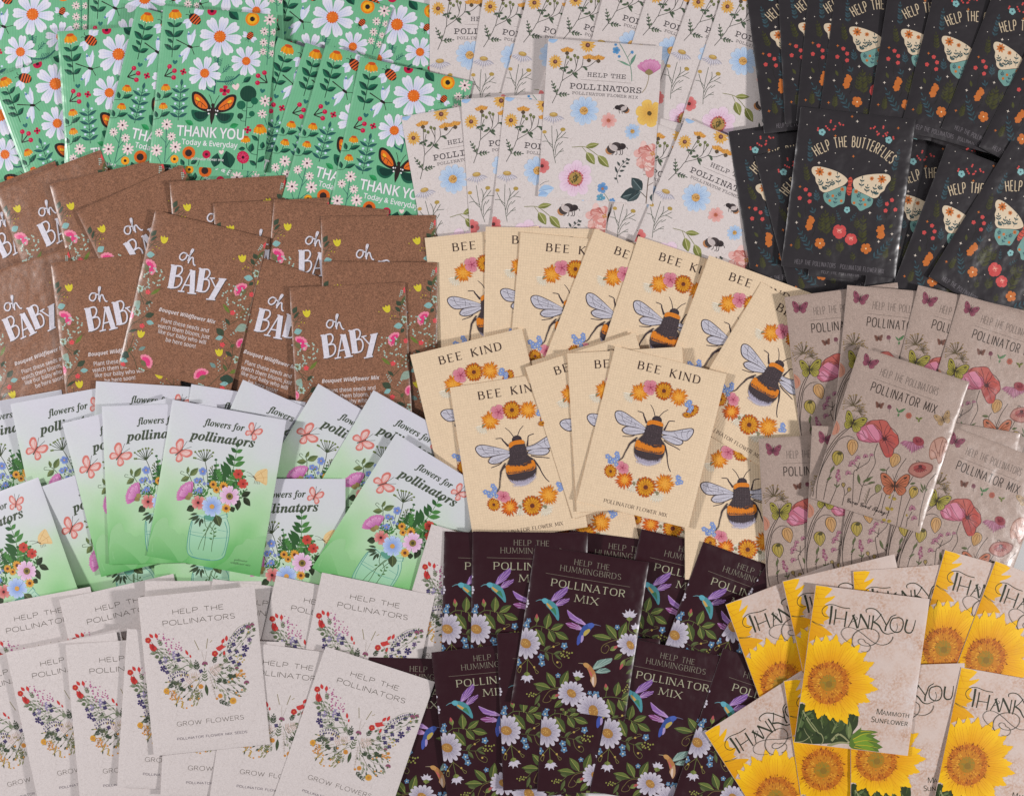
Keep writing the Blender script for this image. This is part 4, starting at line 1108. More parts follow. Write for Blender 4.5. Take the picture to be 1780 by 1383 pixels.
def art_sunflower():
    A = start((190, 35), (1095, 150), (35, 1260), '#cbb9b0', 9)
    A.mottle = 1
    part('printed_sunflower')
    ye, y2, og, ink = '#e8b410', '#dda40e', '#d07d14', '#2f3324'
    # flower cut off by the upper corner
    for s in ('186 36 310 60 318 70 296 98 262 132 300 128 345 120 318 150 280 172 250 190 200 195 165 200', '165 180 230 180 290 200 270 250 300 290 255 318 262 340 220 335 150 320', '155 310 230 345 315 408 320 425 275 428 250 440 200 450 125 470'):
        pl(s, (ye, '#d8960f', (320, 100), (120, 420)), 3)
    for q in ('190 60 280 75', '185 100 260 110', '180 140 300 140', '175 200 280 200', '170 240 280 260', '165 280 270 300', '160 340 260 390', '158 380 230 415', '185 80 220 170'):
        line(q, 4, '#cf8c14', 2)
    line('165 315 200 332 250 350', 7, '#5a4a20', 2); line('165 320 210 345 265 355', 4, '#6a5a28', 2)
    # leaves below the bloom
    pl('78 960 120 970 200 1000 330 1040 440 1000 525 985 540 1060 535 1130 500 1180 470 1260 330 1270 180 1275 34 1262 60 1100', '#2f3c20', 2)
    for q in ((330, 1190, 420, 1040, 130, '#3f4e28', '#35441f', '#6f7d4c'), (120, 1040, 240, 1200, 110, '#3a4a24', '#32401e', '#8a8c62'), (470, 1240, 460, 1080, 50, '#6f7f4a', '#56683a', '#8f9a68'), (60, 1180, 110, 1000, 60, '#52633a', '#43532e', '#8a9468'), (260, 1150, 250, 1040, 90, '#394822', '#2e3b1c', '#5a683a'), (500, 1100, 535, 1010, 50, '#33421f', '#2a371a', '#56643a')):
        leaf(*q)
    for q, w in (('100 1010 140 1090 200 1170 250 1200 265 1250 240 1290', 11), ('40 1260 110 1250 180 1200', 8), ('180 1280 160 1230 130 1190 110 1150', 6), ('330 1250 380 1200 420 1215 470 1260', 20), ('300 1290 400 1265 480 1275', 22)):
        line(q, w, '#8f9068', w * .5)
    for i in range(46):
        x, y = RND.uniform(70, 510), RND.uniform(1020, 1250)
        th = RND.uniform(-2.6, -.5)
        leaf(x, y, x + RND.uniform(30, 70) * math.cos(th), y + RND.uniform(30, 70) * math.sin(th), RND.uniform(10, 26), ('#46562e', '#26321a', '#5a6a40', '#364524', '#2b391d')[i % 5])
    for q in ('330 1190 360 1120 420 1040', '345 1150 390 1130', '355 1120 330 1080', '120 1040 170 1110 240 1200', '150 1080 190 1070', '470 1240 455 1150 460 1080', '60 1180 85 1090 110 1000', '260 1150 245 1090 250 1040'):
        line(q, 4, '#7f8a5c', 2)
    pl('470 1270 500 1200 560 1150 570 1130 565 1165 640 1170 700 1185 640 1200 690 1210 660 1225 720 1260 690 1270 740 1305 700 1320 715 1350 650 1345 590 1340 490 1310', '#55702a', 2)
    pl('500 1250 560 1200 630 1190 600 1215 660 1240 610 1250 670 1290 640 1300 680 1330 600 1320 540 1290', '#6f8f2c', 2)
    for q in ('500 1240 580 1200 640 1195', '510 1265 600 1250 690 1265', '520 1285 610 1290 700 1310', '510 1300 590 1320 650 1335', '560 1180 600 1175 660 1185'):
        line(q, 6, '#b9a82c', 2)
    # rays
    cx, cy = 297, 797
    tips = [(270, 430), (352, 428), (465, 458), (530, 505), (585, 560), (642, 640), (648, 770), (676, 845), (618, 940), (540, 1047), (448, 1108), (378, 1092), (318, 1080), (222, 1068), (125, 1012), (70, 940), (20, 860), (0, 760), (10, 650), (60, 560), (130, 480), (200, 440)]
    for k in range(len(tips)):
        a, b = tips[k], tips[(k + 1) % len(tips)]
        m = ((a[0] + b[0]) / 2, (a[1] + b[1]) / 2)
        q = (cx + (m[0] - cx) * .88, cy + (m[1] - cy) * .88)
        leaf(cx, cy, q[0], q[1], 118, '#d6960d', '#dda20e', wide=.66)
    tips = [(cx + (x - cx) * 1.05, cy + (y - cy) * 1.04) for x, y in tips]
    order = list(range(0, len(tips), 2)) + list(range(1, len(tips), 2))
    for k in order:
        x, y = tips[k]
        d = np.array([x - cx, y - cy], float)
        L = np.hypot(*d)
        d /= L
        nr = np.array([-d[1], d[0]])
        P = [np.array([cx, cy]) + d * L * t + nr * w for t, w in ((.3, 22), (.5, 44), (.68, 52), (.8, 44), (.86, 34), (.85, 27), (.93, 20), (1, 2), (.95, -10), (.87, -22), (.88, -30), (.76, -46), (.6, -50), (.45, -40), (.3, -22))]
        fill(P, ('#d98f10', ye if k % 3 else '#eebd18', (cx + d[0] * L * .38, cy + d[1] * L * .38), (cx + d[0] * L * .8, cy + d[1] * L * .8)))
        for w in (-26, -6, 16):
            line([np.array([cx, cy]) + d * L * .42 + nr * w * .7, np.array([cx, cy]) + d * L * .8 + nr * w], 3.5, '#cf8a12', 1.5, sm=0)
    # disc
    oval(cx, cy, 162, 164, '#b5661a', n=30)
    oval(cx, cy, 120, 120, '#bf7a20', n=26)
    for i in range(380):
        th, r = RND.uniform(0, 6.283), 166 * math.sqrt(RND.uniform(.15, 1.08))
        p = (cx + r * math.cos(th), cy + r * math.sin(th))
        t2 = th + RND.uniform(-.25, .25)
        line([p, (p[0] + 17 * math.cos(t2), p[1] + 17 * math.sin(t2))], 6, (('#6a3012', '#d98a1e', '#8a4416', '#c06a1a', '#d8942a') if r > 104 else ('#8f4a18', '#dd9a2c', '#c9801f', '#e0a838', '#a8641c'))[i % 5], 3, sm=0)
    oval(cx, cy, 64, 62, '#a5761f', n=20)
    dots(' '.join(f'{cx + RND.gauss(0, 30):.0f},{cy + RND.gauss(0, 30):.0f}' for _ in range(60)), 6, '#8f7a2c', 5)
    oval(cx + 5, cy + 8, 26, c='#8a6a26')
    part('lettering')
    for q, w0, w1 in (('462 218 400 210 330 188 285 190 250 215 242 245 262 275 300 282', 5, 4), ('318 196 312 270 302 340', 14, 11), ('352 222 346 280 336 345', 9, 7), ('436 240 428 300 420 362', 10, 8), ('346 292 426 300', 6, 5), ('500 262 478 310 450 362', 6, 6), ('484 268 505 320 520 372', 13, 11), ('462 330 520 300 505 280', 4, 3),
                      ('548 258 538 320 526 372', 7, 7), ('545 262 580 320 610 378', 13, 11), ('618 270 612 330 608 378', 7, 6), ('648 272 642 330 632 385', 10, 8), ('712 262 680 300 650 325', 6, 5), ('650 322 690 350 722 400 760 418 800 410', 11, 4), ('592 250 590 230 615 218 660 225 700 260 730 310 748 345', 5, 7), ('830 268 790 285 770 320 748 360 742 395', 5, 10),
                      ('832 292 800 300 782 340 790 380 825 405 865 395 885 350 880 310 855 292 832 292', 7, 7), ('835 335 838 370 825 400 795 415', 3, 3), ('918 305 905 350 900 385 915 408 945 410 962 390 975 350 984 312', 12, 5)):
        line(q, w0 * 1.3, ink, w1 * 1.25, sm=8)
    for q, w0, w1 in (('468 486 430 462 400 425 396 395 420 370 462 364 510 380 560 412 610 452 660 486 716 503 768 492 798 462 805 438', 3, 4.5), ('500 520 482 490 482 450 500 412 540 384 596 373 650 380 688 408 694 446 670 486 622 508 570 506 536 488 530 466 546 454 572 460 590 484', 5, 3.5), ('588 482 614 494 628 518 618 542 590 556 556 550', 4, 3)):
        line(q, w0, ink, w1, sm=8)
    fresh('lettering')
    type_on('M', (683, 1043), (727, 1049), 42, ink, 'sans'); type_on('AMMOTH', (728, 1049), (942, 1077), 32, ink, 'sans')
    type_on('S', (641, 1103), (668, 1106), 42, ink, 'sans', fat=.004); type_on('UNFLOWER', (672, 1107), (934, 1141), 32, ink, 'sans', fat=.006)
    return A

def art_mix():
    A = start((432, 58), (1200, 300), (80, 1110), '#ab978c', 10)
    A.sat = .93
    ink, st = '#40352f', '#453a34'
    def stem(s, w=4.4):
        line(s, w, st)
    part('floral_print')
    for s in ('380 600 280 690 200 800 150 920 125 1020 118 1118', '355 610 260 690 170 830 120 960 95 1100', '388 695 340 680 280 705 240 760 170 880 140 960', '245 880 215 950 190 1020 170 1120', '215 975 190 1000', '548 730 525 800 530 870 480 960 440 1030 415 1140', '500 810 480 860 400 910 380 940 375 1060 370 1170',
              '630 890 610 920 615 965', '750 830 700 900 660 990', '650 990 600 1100 575 1200', '560 1060 500 1100 460 1170', '580 1070 560 1150 520 1230', '660 1080 640 1150 610 1250', '720 1080 690 1250 685 1310', '780 1100 740 1200 705 1330', '800 950 770 1000 720 1060', '960 935 905 1000 880 1080 850 1200 838 1300', '885 1070 890 1030',
              '265 990 255 1050 230 1110 215 1150', '310 1030 315 1080 300 1160', '345 1060 320 1090', '400 920 425 860', '380 940 350 940', '415 905 380 870', '440 1030 420 1000', '450 1020 530 1000', '495 1040 460 1150', '480 820 455 830', '765 1250 790 1200', '760 1240 750 1310'):
        stem(s)
    def burst(x, y, R, n, a0=-200, a1=20):
        for i in range(n):
            th = math.radians(a0 + (a1 - a0) * i / (n - 1) + RND.uniform(-6, 6))
            r = R * RND.uniform(.75, 1.05)
            e = (x + r * math.cos(th), y + r * math.sin(th))
            line([(x, y), (x + r * .5 * math.cos(th + .1), y + r * .5 * math.sin(th + .1)), e], 2.6, '#5f5238'); oval(e[0], e[1], 4.5, c='#8a7038', n=6)
    burst(378, 470, 82, 19); burst(422, 515, 48, 13, -170, 60)
    def poppyseed(x, y, rx, ry, a, c, c2):
        ca, sa = math.cos(math.radians(a)), math.sin(math.radians(a))
        f = lambda u, v: (x + u * ca - v * sa, y + u * sa + v * ca)
        egg = [(0, -1), (.55, -.86), (.86, -.4), (.84, .1), (.55, .6), (.12, 1), (-.12, 1), (-.55, .6), (-.84, .1), (-.86, -.4), (-.55, -.86)]
        fill([f(u * (rx + 5), v * (ry + 4)) for u, v in egg], st, 3)
        fill([f(u * rx, v * ry) for u, v in egg], (c, mixhex(c, '#ab978c', .35), f(-rx, 0), f(rx, 0)), 3)
        for k in (-.42, 0, .42):
            line([f(rx * k * .5, -ry * .8), f(rx * k * 1.4, 0), f(rx * k * .5, ry * .85)], 4, c2, 2)
    poppyseed(372, 757, 40, 52, 5, '#c08f50', '#7a5430'); poppyseed(268, 832, 42, 48, 10, '#a58f2e', '#5c5020'); oval(282, 800, 17, 12, '#4a4422', 10)
    poppyseed(668, 845, 40, 46, 20, '#bb8c4c', '#7a5430'); poppyseed(800, 1065, 34, 40, 15, '#b0902e', '#5c5020'); oval(812, 1042, 14, 10, '#4a4422', 15); poppyseed(550, 1042, 22, 28, 20, '#8a8444', '#555028')
    poppyseed(308, 1018, 11, 14, 0, '#b59a52', '#7a6430'); poppyseed(348, 1050, 12, 14, 20, '#b59a52', '#7a6430')
    for q in ((420, 1010, 410, 940, 22), (440, 1000, 520, 955, 18), (470, 995, 505, 965, 14), (480, 1005, 530, 995, 14), (610, 915, 560, 908, 20), (240, 890, 215, 935, 16), (245, 885, 232, 920, 12), (190, 985, 230, 962, 14), (775, 1010, 815, 1000, 18), (875, 1060, 850, 1000, 14), (880, 1050, 880, 1010, 12), (885, 1060, 900, 1040, 12), (870, 1070, 845, 1040, 12), (262, 1030, 240, 1010, 10), (258, 1040, 285, 1010, 10)):
        leaf(*q, '#59603a', '#4c5432')
    # big poppy, pink half and red half
    out = [('405 655 425 630 470 600 520 590 580 650 585 690 560 720 500 722 440 715 405 680', '#b2566f'), ('470 605 500 575 560 570 610 575 640 620 660 650 690 680 695 730 660 770 650 810 610 820 580 780 560 720 582 690 570 640', '#b24c42')]
    for s, c in out:
        p = [float(k) for k in s.split()]
        cxx, cyy = sum(p[::2]) / (len(p) // 2), sum(p[1::2]) / (len(p) // 2)
        pl(' '.join(f'{cxx + (x - cxx) * 1.03} {cyy + (y - cyy) * 1.03}' for x, y in zip(p[::2], p[1::2])), mixhex(c, '#5a3a38', .45)); pl(s, (mixhex(c, '#a69287', .18), c, (cxx - 90, cyy - 60), (590, 710)))
    pl('560 710 590 690 640 690 670 740 640 790 600 800 575 760', '#a44a44'); pl('470 610 520 600 550 640 560 700 520 700 490 660', '#c67890'); pl('420 650 460 640 480 690 440 705', '#c98098')
    for s in ('470 610 500 660 540 715', '520 600 560 650 582 690', '440 640 470 690 520 720', '600 690 640 670 680 690', '600 700 640 720 680 740', '600 710 620 760 630 810', '590 690 600 640 620 600', '405 655 440 668 470 700', '560 575 575 620 580 660'):
        line(s, 4.4, '#5f2c32', 2.4)
    for s in ('405 655 410 620 440 612 470 598 500 590 530 596', '405 680 420 708 450 712 490 724 530 720 556 716', '475 600 505 572 545 568 580 566 612 576 628 600 642 620', '642 620 668 640 690 672 694 700 696 730 676 752 662 770', '662 770 655 800 632 820 606 822 588 796 578 770 562 724', '530 600 556 622 574 650 584 690', '640 622 628 650 612 668 600 690', '664 768 640 744 618 722'):
        line(s, 4, '#5f2c32', 3)
    for k in range(9):
        th = math.radians(k * 40)
        line([(598, 698), (598 + 34 * math.cos(th), 698 + 30 * math.sin(th))], 3, '#4a2226', 2, sm=0)
    oval(598, 698, 16, 13, '#4a2226', 20)
    pl('605 820 640 800 650 815 630 825', '#a8403c')
    # coneflower
    for k in range(-5, 6):
        leaf(800 + k * 8, 712, 800 + k * 17 - 12, 800 - abs(k) * 11 + k * 3, 24, '#9f6478' if k % 2 else '#ad7088', '#8d566c' if k % 2 else '#9c6078', '#6a3a50')
    oval(835, 712, 42, 30, '#8f3c44', 25); dots(' '.join(f'{835 + RND.gauss(0, 15):.0f},{710 + RND.gauss(0, 11):.0f}' for _ in range(24)), 4, '#6f2630', 5)
    # side poppies
    pl('920 740 950 700 1000 680 1035 700 1045 760 1020 800 1005 850 980 870 960 830 925 840 910 800', '#8a5a48'); pl('924 742 952 706 998 688 1030 706 1040 760 1014 800 1000 842 980 858 962 824 928 832 916 800', '#b08473'); line('1010 700 990 760 985 820', 4.4, '#6a3a30'); line('950 710 960 760 975 800', 4.4, '#6a3a30'); line('1035 712 1012 760 1000 840', 4, '#6a3a30'); line('925 770 950 790 970 840', 4, '#6a3a30')
    pl('250 570 275 590 285 625 270 660 232 668', '#bd8068'); line('255 575 270 620 262 660', 2.5, '#7a4a3a')
    pl('765 905 790 870 840 855 900 860 940 880 930 920 890 950 850 968 800 955 765 930', '#7a4a40'); pl('772 905 795 876 840 862 896 867 930 884 922 916 886 943 850 960 804 947 772 926', '#a3685c'); pl('800 890 850 872 890 890 870 920 820 925', '#963f3c')
    for k in range(7):
        line([(848, 890), (800 + k * 16, 930 - abs(k - 3) * 5)], 4, '#5a2426', sm=0)
    oval(848, 885, 14, 9, '#4a2226'); line('820 855 830 845 845 855', 4, '#4a3a34')
    # small pink blossoms
    for x, y, r in ((370, 870, 24), (410, 832, 20), (463, 820, 19), (505, 812, 15), (342, 938, 22), (392, 850, 14), (792, 1180, 26), (806, 1248, 22), (355, 885, 15)):
        daisy(x, y, r * 1.08, 5, '#6f4652', w=.34, shape='point', arc=250, a=160); daisy(x, y, r, 5, '#b07e8c', w=.25, shape='point', c0='#94586a', arc=250, a=160); oval(x, y, r * .22, c='#4f2a38', n=6)
    for i in range(16):
        oval(270 + RND.uniform(-18, 18) * (1 - i / 22), 990 - i * 5, 8, 7, '#84465c' if i % 2 else '#a06a7c', n=7)
    for q in ((640, 1100, 622, 1105, 16), (650, 1108, 682, 1115, 26), (635, 1190, 600, 1170, 26), (635, 1185, 662, 1180, 26), (610, 1265, 580, 1255, 26), (615, 1270, 648, 1265, 26), (640, 1095, 635, 1080, 14), (755, 1235, 752, 1215, 14)):
        leaf(*q, '#a58c34', '#8f782c')
    spray(455, 1140, 485, 1050, 4, 26, 3, '#6a5f48', None, 60, 2.5)
    # little pictures in a row
    daisy(632, 478, 16, 6, '#7a4a54', w=.35, arc=200, a=0); oval(632, 472, 14, 11, '#6a3440'); line('632 490 630 515', 2.5, '#5a4a40')
    for q in ((700, 520, 680, 480, 12), (700, 515, 745, 485, 18), (700, 520, 690, 545, 14), (705, 515, 710, 495, 16)):
        leaf(*q, '#4f7a4a', '#44663f')
    daisy(768, 536, 22, 6, '#b06a54', w=.42, c0='#8f4038')
    for q in ((838, 562, 815, 545, 16), (838, 562, 865, 548, 16), (838, 560, 838, 582, 16)):
        leaf(*q, '#7a8238', '#4a4824')
    part('printed_butterfly')
    def bf(x, y, s, a, c, cd, asym=1.0):
        fresh('printed_butterfly')
        ca, sa = math.cos(math.radians(a)), math.sin(math.radians(a))
        t = lambda u, v: (x + s * (u * ca - v * sa), y + s * (u * sa + v * ca))
        for k in (-1, 1):
            f = asym if k < 0 else 1
            U = [(2, -8), (30, -52), (70, -82), (100, -78), (98, -40), (80, 0), (40, 8), (4, 4)]
            Lw = [(4, 4), (42, 8), (72, 10), (80, 32), (60, 58), (34, 62), (12, 36)]
            for P in (U, Lw):
                mx, my = sum(p[0] for p in P) / len(P), sum(p[1] for p in P) / len(P)
                fill([t(k * f * (mx + (u - mx) * 1.1), my + (v - my) * 1.1) for u, v in P], cd, 3)
                fill([t(k * f * u, v) for u, v in P], c, 3)
            for q in ((70, -70), (88, -50), (85, -20), (68, 0), (62, 22), (56, 46), (34, 52)):
                line([t(k * f * 6, 0), t(k * f * q[0], q[1])], 5.2 * s ** .5, cd, 2.4, sm=0)
            o = t(k * f * 74, -60)
            oval(o[0], o[1], 15 * s, 6 * s, '#33271f', a - k * 35, 8)
            line([t(k * 2, -30), t(k * 18, -75)], 2.6, cd, 1.5, sm=0)
        line([t(0, -32), t(0, 42)], 14 * s, '#3a2c26', 7 * s, sm=0)
    bf(668, 1022, .98, 3, '#ad6140', '#4f3022'); bf(375, 590, .80, 22, '#9a8f34', '#4c4720', .8); bf(495, 172, .52, 28, '#8f4a5c', '#5f2f40'); bf(1012, 560, .56, -18, '#a9885c', '#776048'); bf(562, 468, .28, 10, '#7f5242', '#5a382e')
    part('lettering')
    T('HELP THE POLLINATORS', (566, 258), (968, 396), 52, 3.4, '#6f6159', .62, .2); line('522 280 970 436', 2.2, '#6f6159', sm=0)
    T('POLLINATOR MIX', (500, 364), (952, 522), 62, 6.4, ink, .62, .22)
    fresh('lettering')
    type_on('Grow Good Things!', (330, 1135), (622, 1228), 34, '#2f2622', 'scr', fat=.012)
    return A

# ------------------------------------------------------------------ paper and foil
def material(name, rough, spec=.4, fleck=0, fscale=1300, hair=0, weave=0, rib=0, mottle=0, crumple=0, cscale=28, grain=0, coat=0):
    m = bpy.data.materials.new(name)
    m.use_nodes = True
    nt = m.node_tree
    N, Lk = nt.nodes.new, nt.links.new
    bs = nt.nodes['Principled BSDF']
    bs.inputs['Roughness'].default_value = rough
    bs.inputs['Specular IOR Level'].default_value = spec
    bs.inputs['Coat Weight'].default_value = coat
    bs.inputs['Coat Roughness'].default_value = .22
    at = N('ShaderNodeAttribute'); at.attribute_name = 'Col'
    tc = N('ShaderNodeTexCoord'); geo = N('ShaderNodeNewGeometry')
    col = at.outputs['Color']
    bumps = []
    def noise(scale, detail=2, vec=None, rg=.5):
        n = N('ShaderNodeTexNoise'); n.inputs['Scale'].default_value = scale; n.inputs['Detail'].default_value = detail; n.inputs['Roughness'].default_value = rg
        Lk(vec or tc.outputs['Object'], n.inputs['Vector'])
        return n.outputs['Fac']
    def ramp(v, a, b, lo, hi):
        r = N('ShaderNodeMapRange'); r.inputs['From Min'].default_value = a; r.inputs['From Max'].default_value = b; r.inputs['To Min'].default_value = lo; r.inputs['To Max'].default_value = hi
        Lk(v, r.inputs['Value'])
        return r.outputs['Result']
    def mul(c, f, ink=1.0):
        x = N('ShaderNodeMix'); x.data_type = 'RGBA'; x.blend_type = 'MULTIPLY'; x.inputs['Factor'].default_value = 1
        if ink < 1:      # opaque ink hides most of the fibre
            Lk(ramp(at.outputs['Alpha'], 0, 1, ink, 1), x.inputs['Factor'])
        Lk(c, x.inputs['A']); Lk(f, x.inputs['B'])
        return x.outputs['Result']
    def math_(op, a, b):
        x = N('ShaderNodeMath'); x.operation = op
        for i, v in enumerate((a, b)):
            if isinstance(v, (int, float)):
                x.inputs[i].default_value = v
            else:
                Lk(v, x.inputs[i])
        return x.outputs[0]
    def mixc(fac, c, rgb):
        x = N('ShaderNodeMix'); x.data_type = 'RGBA'
        Lk(fac, x.inputs['Factor']); Lk(c, x.inputs['A']); x.inputs['B'].default_value = rgb
        return x.outputs['Result']
    if mottle:   # rusty clouds printed on the bare paper only (alpha 1)
        f = math_('MULTIPLY', ramp(noise(30, 4, rg=.6), .40, .66, 0, 1), ramp(noise(600, 3, rg=.7), .40, .62, .08, 1))
        f = math_('MULTIPLY', math_('MULTIPLY', f, at.outputs['Alpha']), mottle)
        col = mixc(f, col, (.44, .22, .11, 1))
        f = math_('MULTIPLY', math_('MULTIPLY', ramp(noise(34, 2), .52, .7, 0, .5), at.outputs['Alpha']), 1)
        col = mixc(f, col, (.72, .68, .68, 1))
    if fleck:
        col = mul(col, ramp(noise(fscale, 3, rg=.65), .34, .66, 1 - fleck, 1 + fleck * .8), .3)
        col = mul(col, ramp(noise(fscale * .3, 2), .36, .5, 1 - fleck * .3, 1), .4)
        bumps.append((noise(fscale, 2), .15, .0003))
    if hair:
        w = N('ShaderNodeTexNoise'); w.inputs['Scale'].default_value = 260; w.inputs['Detail'].default_value = 1
        Lk(tc.outputs['Object'], w.inputs['Vector'])
        sc = N('ShaderNodeVectorMath'); sc.operation = 'MULTIPLY_ADD'
        Lk(w.outputs['Color'], sc.inputs[0]); sc.inputs[1].default_value = (.004, .004, 0); Lk(tc.outputs['Object'], sc.inputs[2])
        v = N('ShaderNodeTexVoronoi'); v.feature = 'DISTANCE_TO_EDGE'; v.inputs['Scale'].default_value = 330; v.voronoi_dimensions = '2D'
        Lk(sc.outputs[0], v.inputs['Vector'])
        f = math_('MULTIPLY', ramp(v.outputs['Distance'], .03, .07, 1, 0), ramp(noise(420, 1), .54, .6, 0, hair))
        col = mixc(f, col, (.26, .19, .15, 1))
        bumps.append((f, .15, .0002))
    sep = None
    if weave or rib:
        sep = N('ShaderNodeSeparateXYZ'); Lk(tc.outputs['Object'], sep.inputs[0])
        wob = noise(90, 2)
    if weave:
        k = 2 * math.pi / .00185
        sx = math_('SINE', math_('ADD', math_('MULTIPLY', sep.outputs['X'], k), math_('MULTIPLY', wob, 5)), 0)
        sy = math_('SINE', math_('ADD', math_('MULTIPLY', sep.outputs['Y'], k), math_('MULTIPLY', wob, 5)), 0)
        f = math_('MAXIMUM', sx, sy)
        col = mul(col, ramp(f, .2, 1, 1 + weave * .3, 1 - weave))
        col = mul(col, ramp(noise(500, 2), .35, .65, 1 - weave * .6, 1 + weave * .3))
        bumps.append((f, .25, -.0002))
    if rib:
        k = 2 * math.pi / .0019
        f = math_('SINE', math_('ADD', math_('MULTIPLY', sep.outputs['X'], k), math_('MULTIPLY', wob, 1.5)), 0)
        col = mul(col, ramp(f, -1, 1, 1 - rib, 1 + rib))
        bumps.append((f, .2, .0001))
    if grain:
        col = mul(col, ramp(noise(900, 2), .3, .7, 1 - grain, 1 + grain))
        col = mul(col, ramp(noise(45, 3), .3, .7, 1 - grain * .7, 1 + grain * .7))
    Lk(col, bs.inputs['Base Color'])
    Lk(ramp(noise(120, 3), .3, .7, rough * .88, rough * 1.14), bs.inputs['Roughness'])
    if crumple:  # dents and ripples of the filled bag, continuous over pouch and print
        bumps.append((noise(cscale, 3, geo.outputs['Position'], .55), crumple, .004))
        bumps.append((noise(cscale * 4.5, 2, geo.outputs['Position']), crumple * .5, .0007))
    last = None
    for h, s, d in bumps:
        b = N('ShaderNodeBump'); b.inputs['Strength'].default_value = s; b.inputs['Distance'].default_value = abs(d); b.invert = d < 0
        Lk(h, b.inputs['Height'])
        if last:
            Lk(last, b.inputs['Normal'])
        last = b.outputs['Normal']
    if last:
        Lk(last, bs.inputs['Normal'])
    return m

# name: (drawing, material, pillow height px, pillow exponent)
KIND = {
 'G': (art_green, dict(rough=.32, spec=.5, rib=.035, crumple=.5, grain=.02), 3.2, 4.0),
 'P': (art_pollinators, dict(rough=.62, spec=.25, fleck=.09, fscale=1300, hair=.22, crumple=.10), 2.2, 3.0),
 'D': (art_dark, dict(rough=.33, spec=.6, grain=.04, crumple=.85), 3.8, 4.2),
 'B': (art_baby, dict(rough=.33, spec=.5, fleck=.46, fscale=1300, crumple=.5), 3.5, 4.2),
 'K': (art_bee, dict(rough=.52, spec=.3, weave=.075, crumple=.12), 2.2, 3.0),
 'F': (art_flowers, dict(rough=.45, spec=.3, grain=.02, crumple=.10), 2.2, 3.0),
 'W': (art_grow, dict(rough=.66, spec=.22, fleck=.09, fscale=1200, hair=.18, crumple=.10), 2.4, 3.0),
 'U': (art_humming, dict(rough=.34, spec=.42, grain=.05, crumple=.7), 3.6, 4.2),
 'S': (art_sunflower, dict(rough=.5, spec=.3, mottle=1.0, grain=.03, crumple=.12), 2.2, 3.0),
 'M': (art_mix, dict(rough=.33, spec=.5, fleck=.21, fscale=1400, hair=.10, crumple=.7), 3.5, 4.2),
}
EDGE = 1.2               # thickness at the welded rim, px

def pillow(u, v, hh, p):
    a, b = np.abs(2 * u - 1), np.abs(2 * v - 1)
    return EDGE + hh * (1 - a ** p) * (1 - b ** p) - .36 * hh * (1 - (1 - a ** 34) * (1 - b ** 46))

def clip_poly(poly, lo, hi):
    for ax in (0, 1):
        for sgn, lim in ((1, lo[ax]), (-1, -hi[ax])):
            out = []
            for i in range(len(poly)):
                a, b = poly[i - 1], poly[i]
                da, db = sgn * a[ax] - lim, sgn * b[ax] - lim
                if (da >= 0) != (db >= 0):
                    t = da / (da - db)
                    out.append(a + (b - a) * t)
                if db >= 0:
                    out.append(b)
            poly = out
            if len(poly) < 3:
                return []
    return poly

def print_meshes(kind, A, mat, hh, p):
    """ink layers of one design: every shape lies a hair above the shapes it covers"""
    lo, hi = (.7, .7), (W - .7, H - .7)
    boxes, acc = [], {}
    BB = np.zeros((0, 5))
    for L, tri, C, part_ in A.shapes:
        a, b = L.min(0), L.max(0)
        if b[0] <= lo[0] or b[1] <= lo[1] or a[0] >= hi[0] or a[1] >= hi[1] or len(tri) == 0:
            continue
        if len(BB):
            ov = (BB[:, 0] < b[0]) & (BB[:, 2] > a[0]) & (BB[:, 1] < b[1]) & (BB[:, 3] > a[1])
            lay = 1 + (BB[ov, 4].max() if ov.any() else 0)
        else:
            lay = 1
        BB = np.vstack([BB, [a[0], a[1], b[0], b[1], lay]])
        D = np.hstack([L, C])
        polys = [D[t] for t in tri]
        if a[0] < lo[0] or a[1] < lo[1] or b[0] > hi[0] or b[1] > hi[1]:
            cl = []
            for q in polys:
                q = clip_poly(list(q), lo, hi)
                cl += [np.array([q[0], q[i], q[i + 1]]) for i in range(1, len(q) - 1)]
            polys = cl
        todo, done = polys, []
        while todo:
            nx = []
            for q in todo:
                e = [np.hypot(*(q[i][:2] - q[i - 2][:2])) for i in range(3)]   # edge between i and i+1
                k = int(np.argmax(e))
                d = min(q[:, 0].min(), q[:, 1].min(), W - q[:, 0].max(), H - q[:, 1].max())
                if e[k] > (2.2 if d < 5 else 6.5):
                    i, j, o = k, (k + 1) % 3, (k + 2) % 3
                    m = (q[i] + q[j]) / 2
                    nx += [np.array([q[i], m, q[o]]), np.array([m, q[j], q[o]])]
                else:
                    done.append(q)
            todo = nx
        if not done:
            continue
        P = np.array(done)                       # n,3,6
        ar = (P[:, 1, 0] - P[:, 0, 0]) * (P[:, 2, 1] - P[:, 0, 1]) - (P[:, 1, 1] - P[:, 0, 1]) * (P[:, 2, 0] - P[:, 0, 0])
        P = P[np.abs(ar) > 1e-4]; ar = ar[np.abs(ar) > 1e-4]
        if not len(P):
            continue
        P[ar > 0] = P[ar > 0][:, ::-1]           # seen from above (v runs down)
        flat = P.reshape(-1, 6)
        key = np.round(flat[:, :2] * 200).astype(np.int64)
        uq, first, inv = np.unique(key[:, 0] * 1000003 + key[:, 1], return_index=True, return_inverse=True)
        V = flat[first]
        z = pillow(V[:, 0] / W, V[:, 1] / H, hh, p) + .10 + lay * .012
        co = np.stack([(V[:, 0] - W / 2) * PX, (H / 2 - V[:, 1]) * PX, z * PX], 1)
        d = acc.setdefault(part_, [[], [], [], 0])
        d[0].append(co); d[1].append(inv.reshape(-1, 3) + d[3]); d[2].append(V[:, 2:6]); d[3] += len(co)
    out = []
    for part_, (co, f, c, n) in acc.items():
        out.append((part_.split('#')[0], mesh(f'{kind}_{part_}', np.vstack(co), np.vstack(f), np.vstack(c), mat)))
    return out

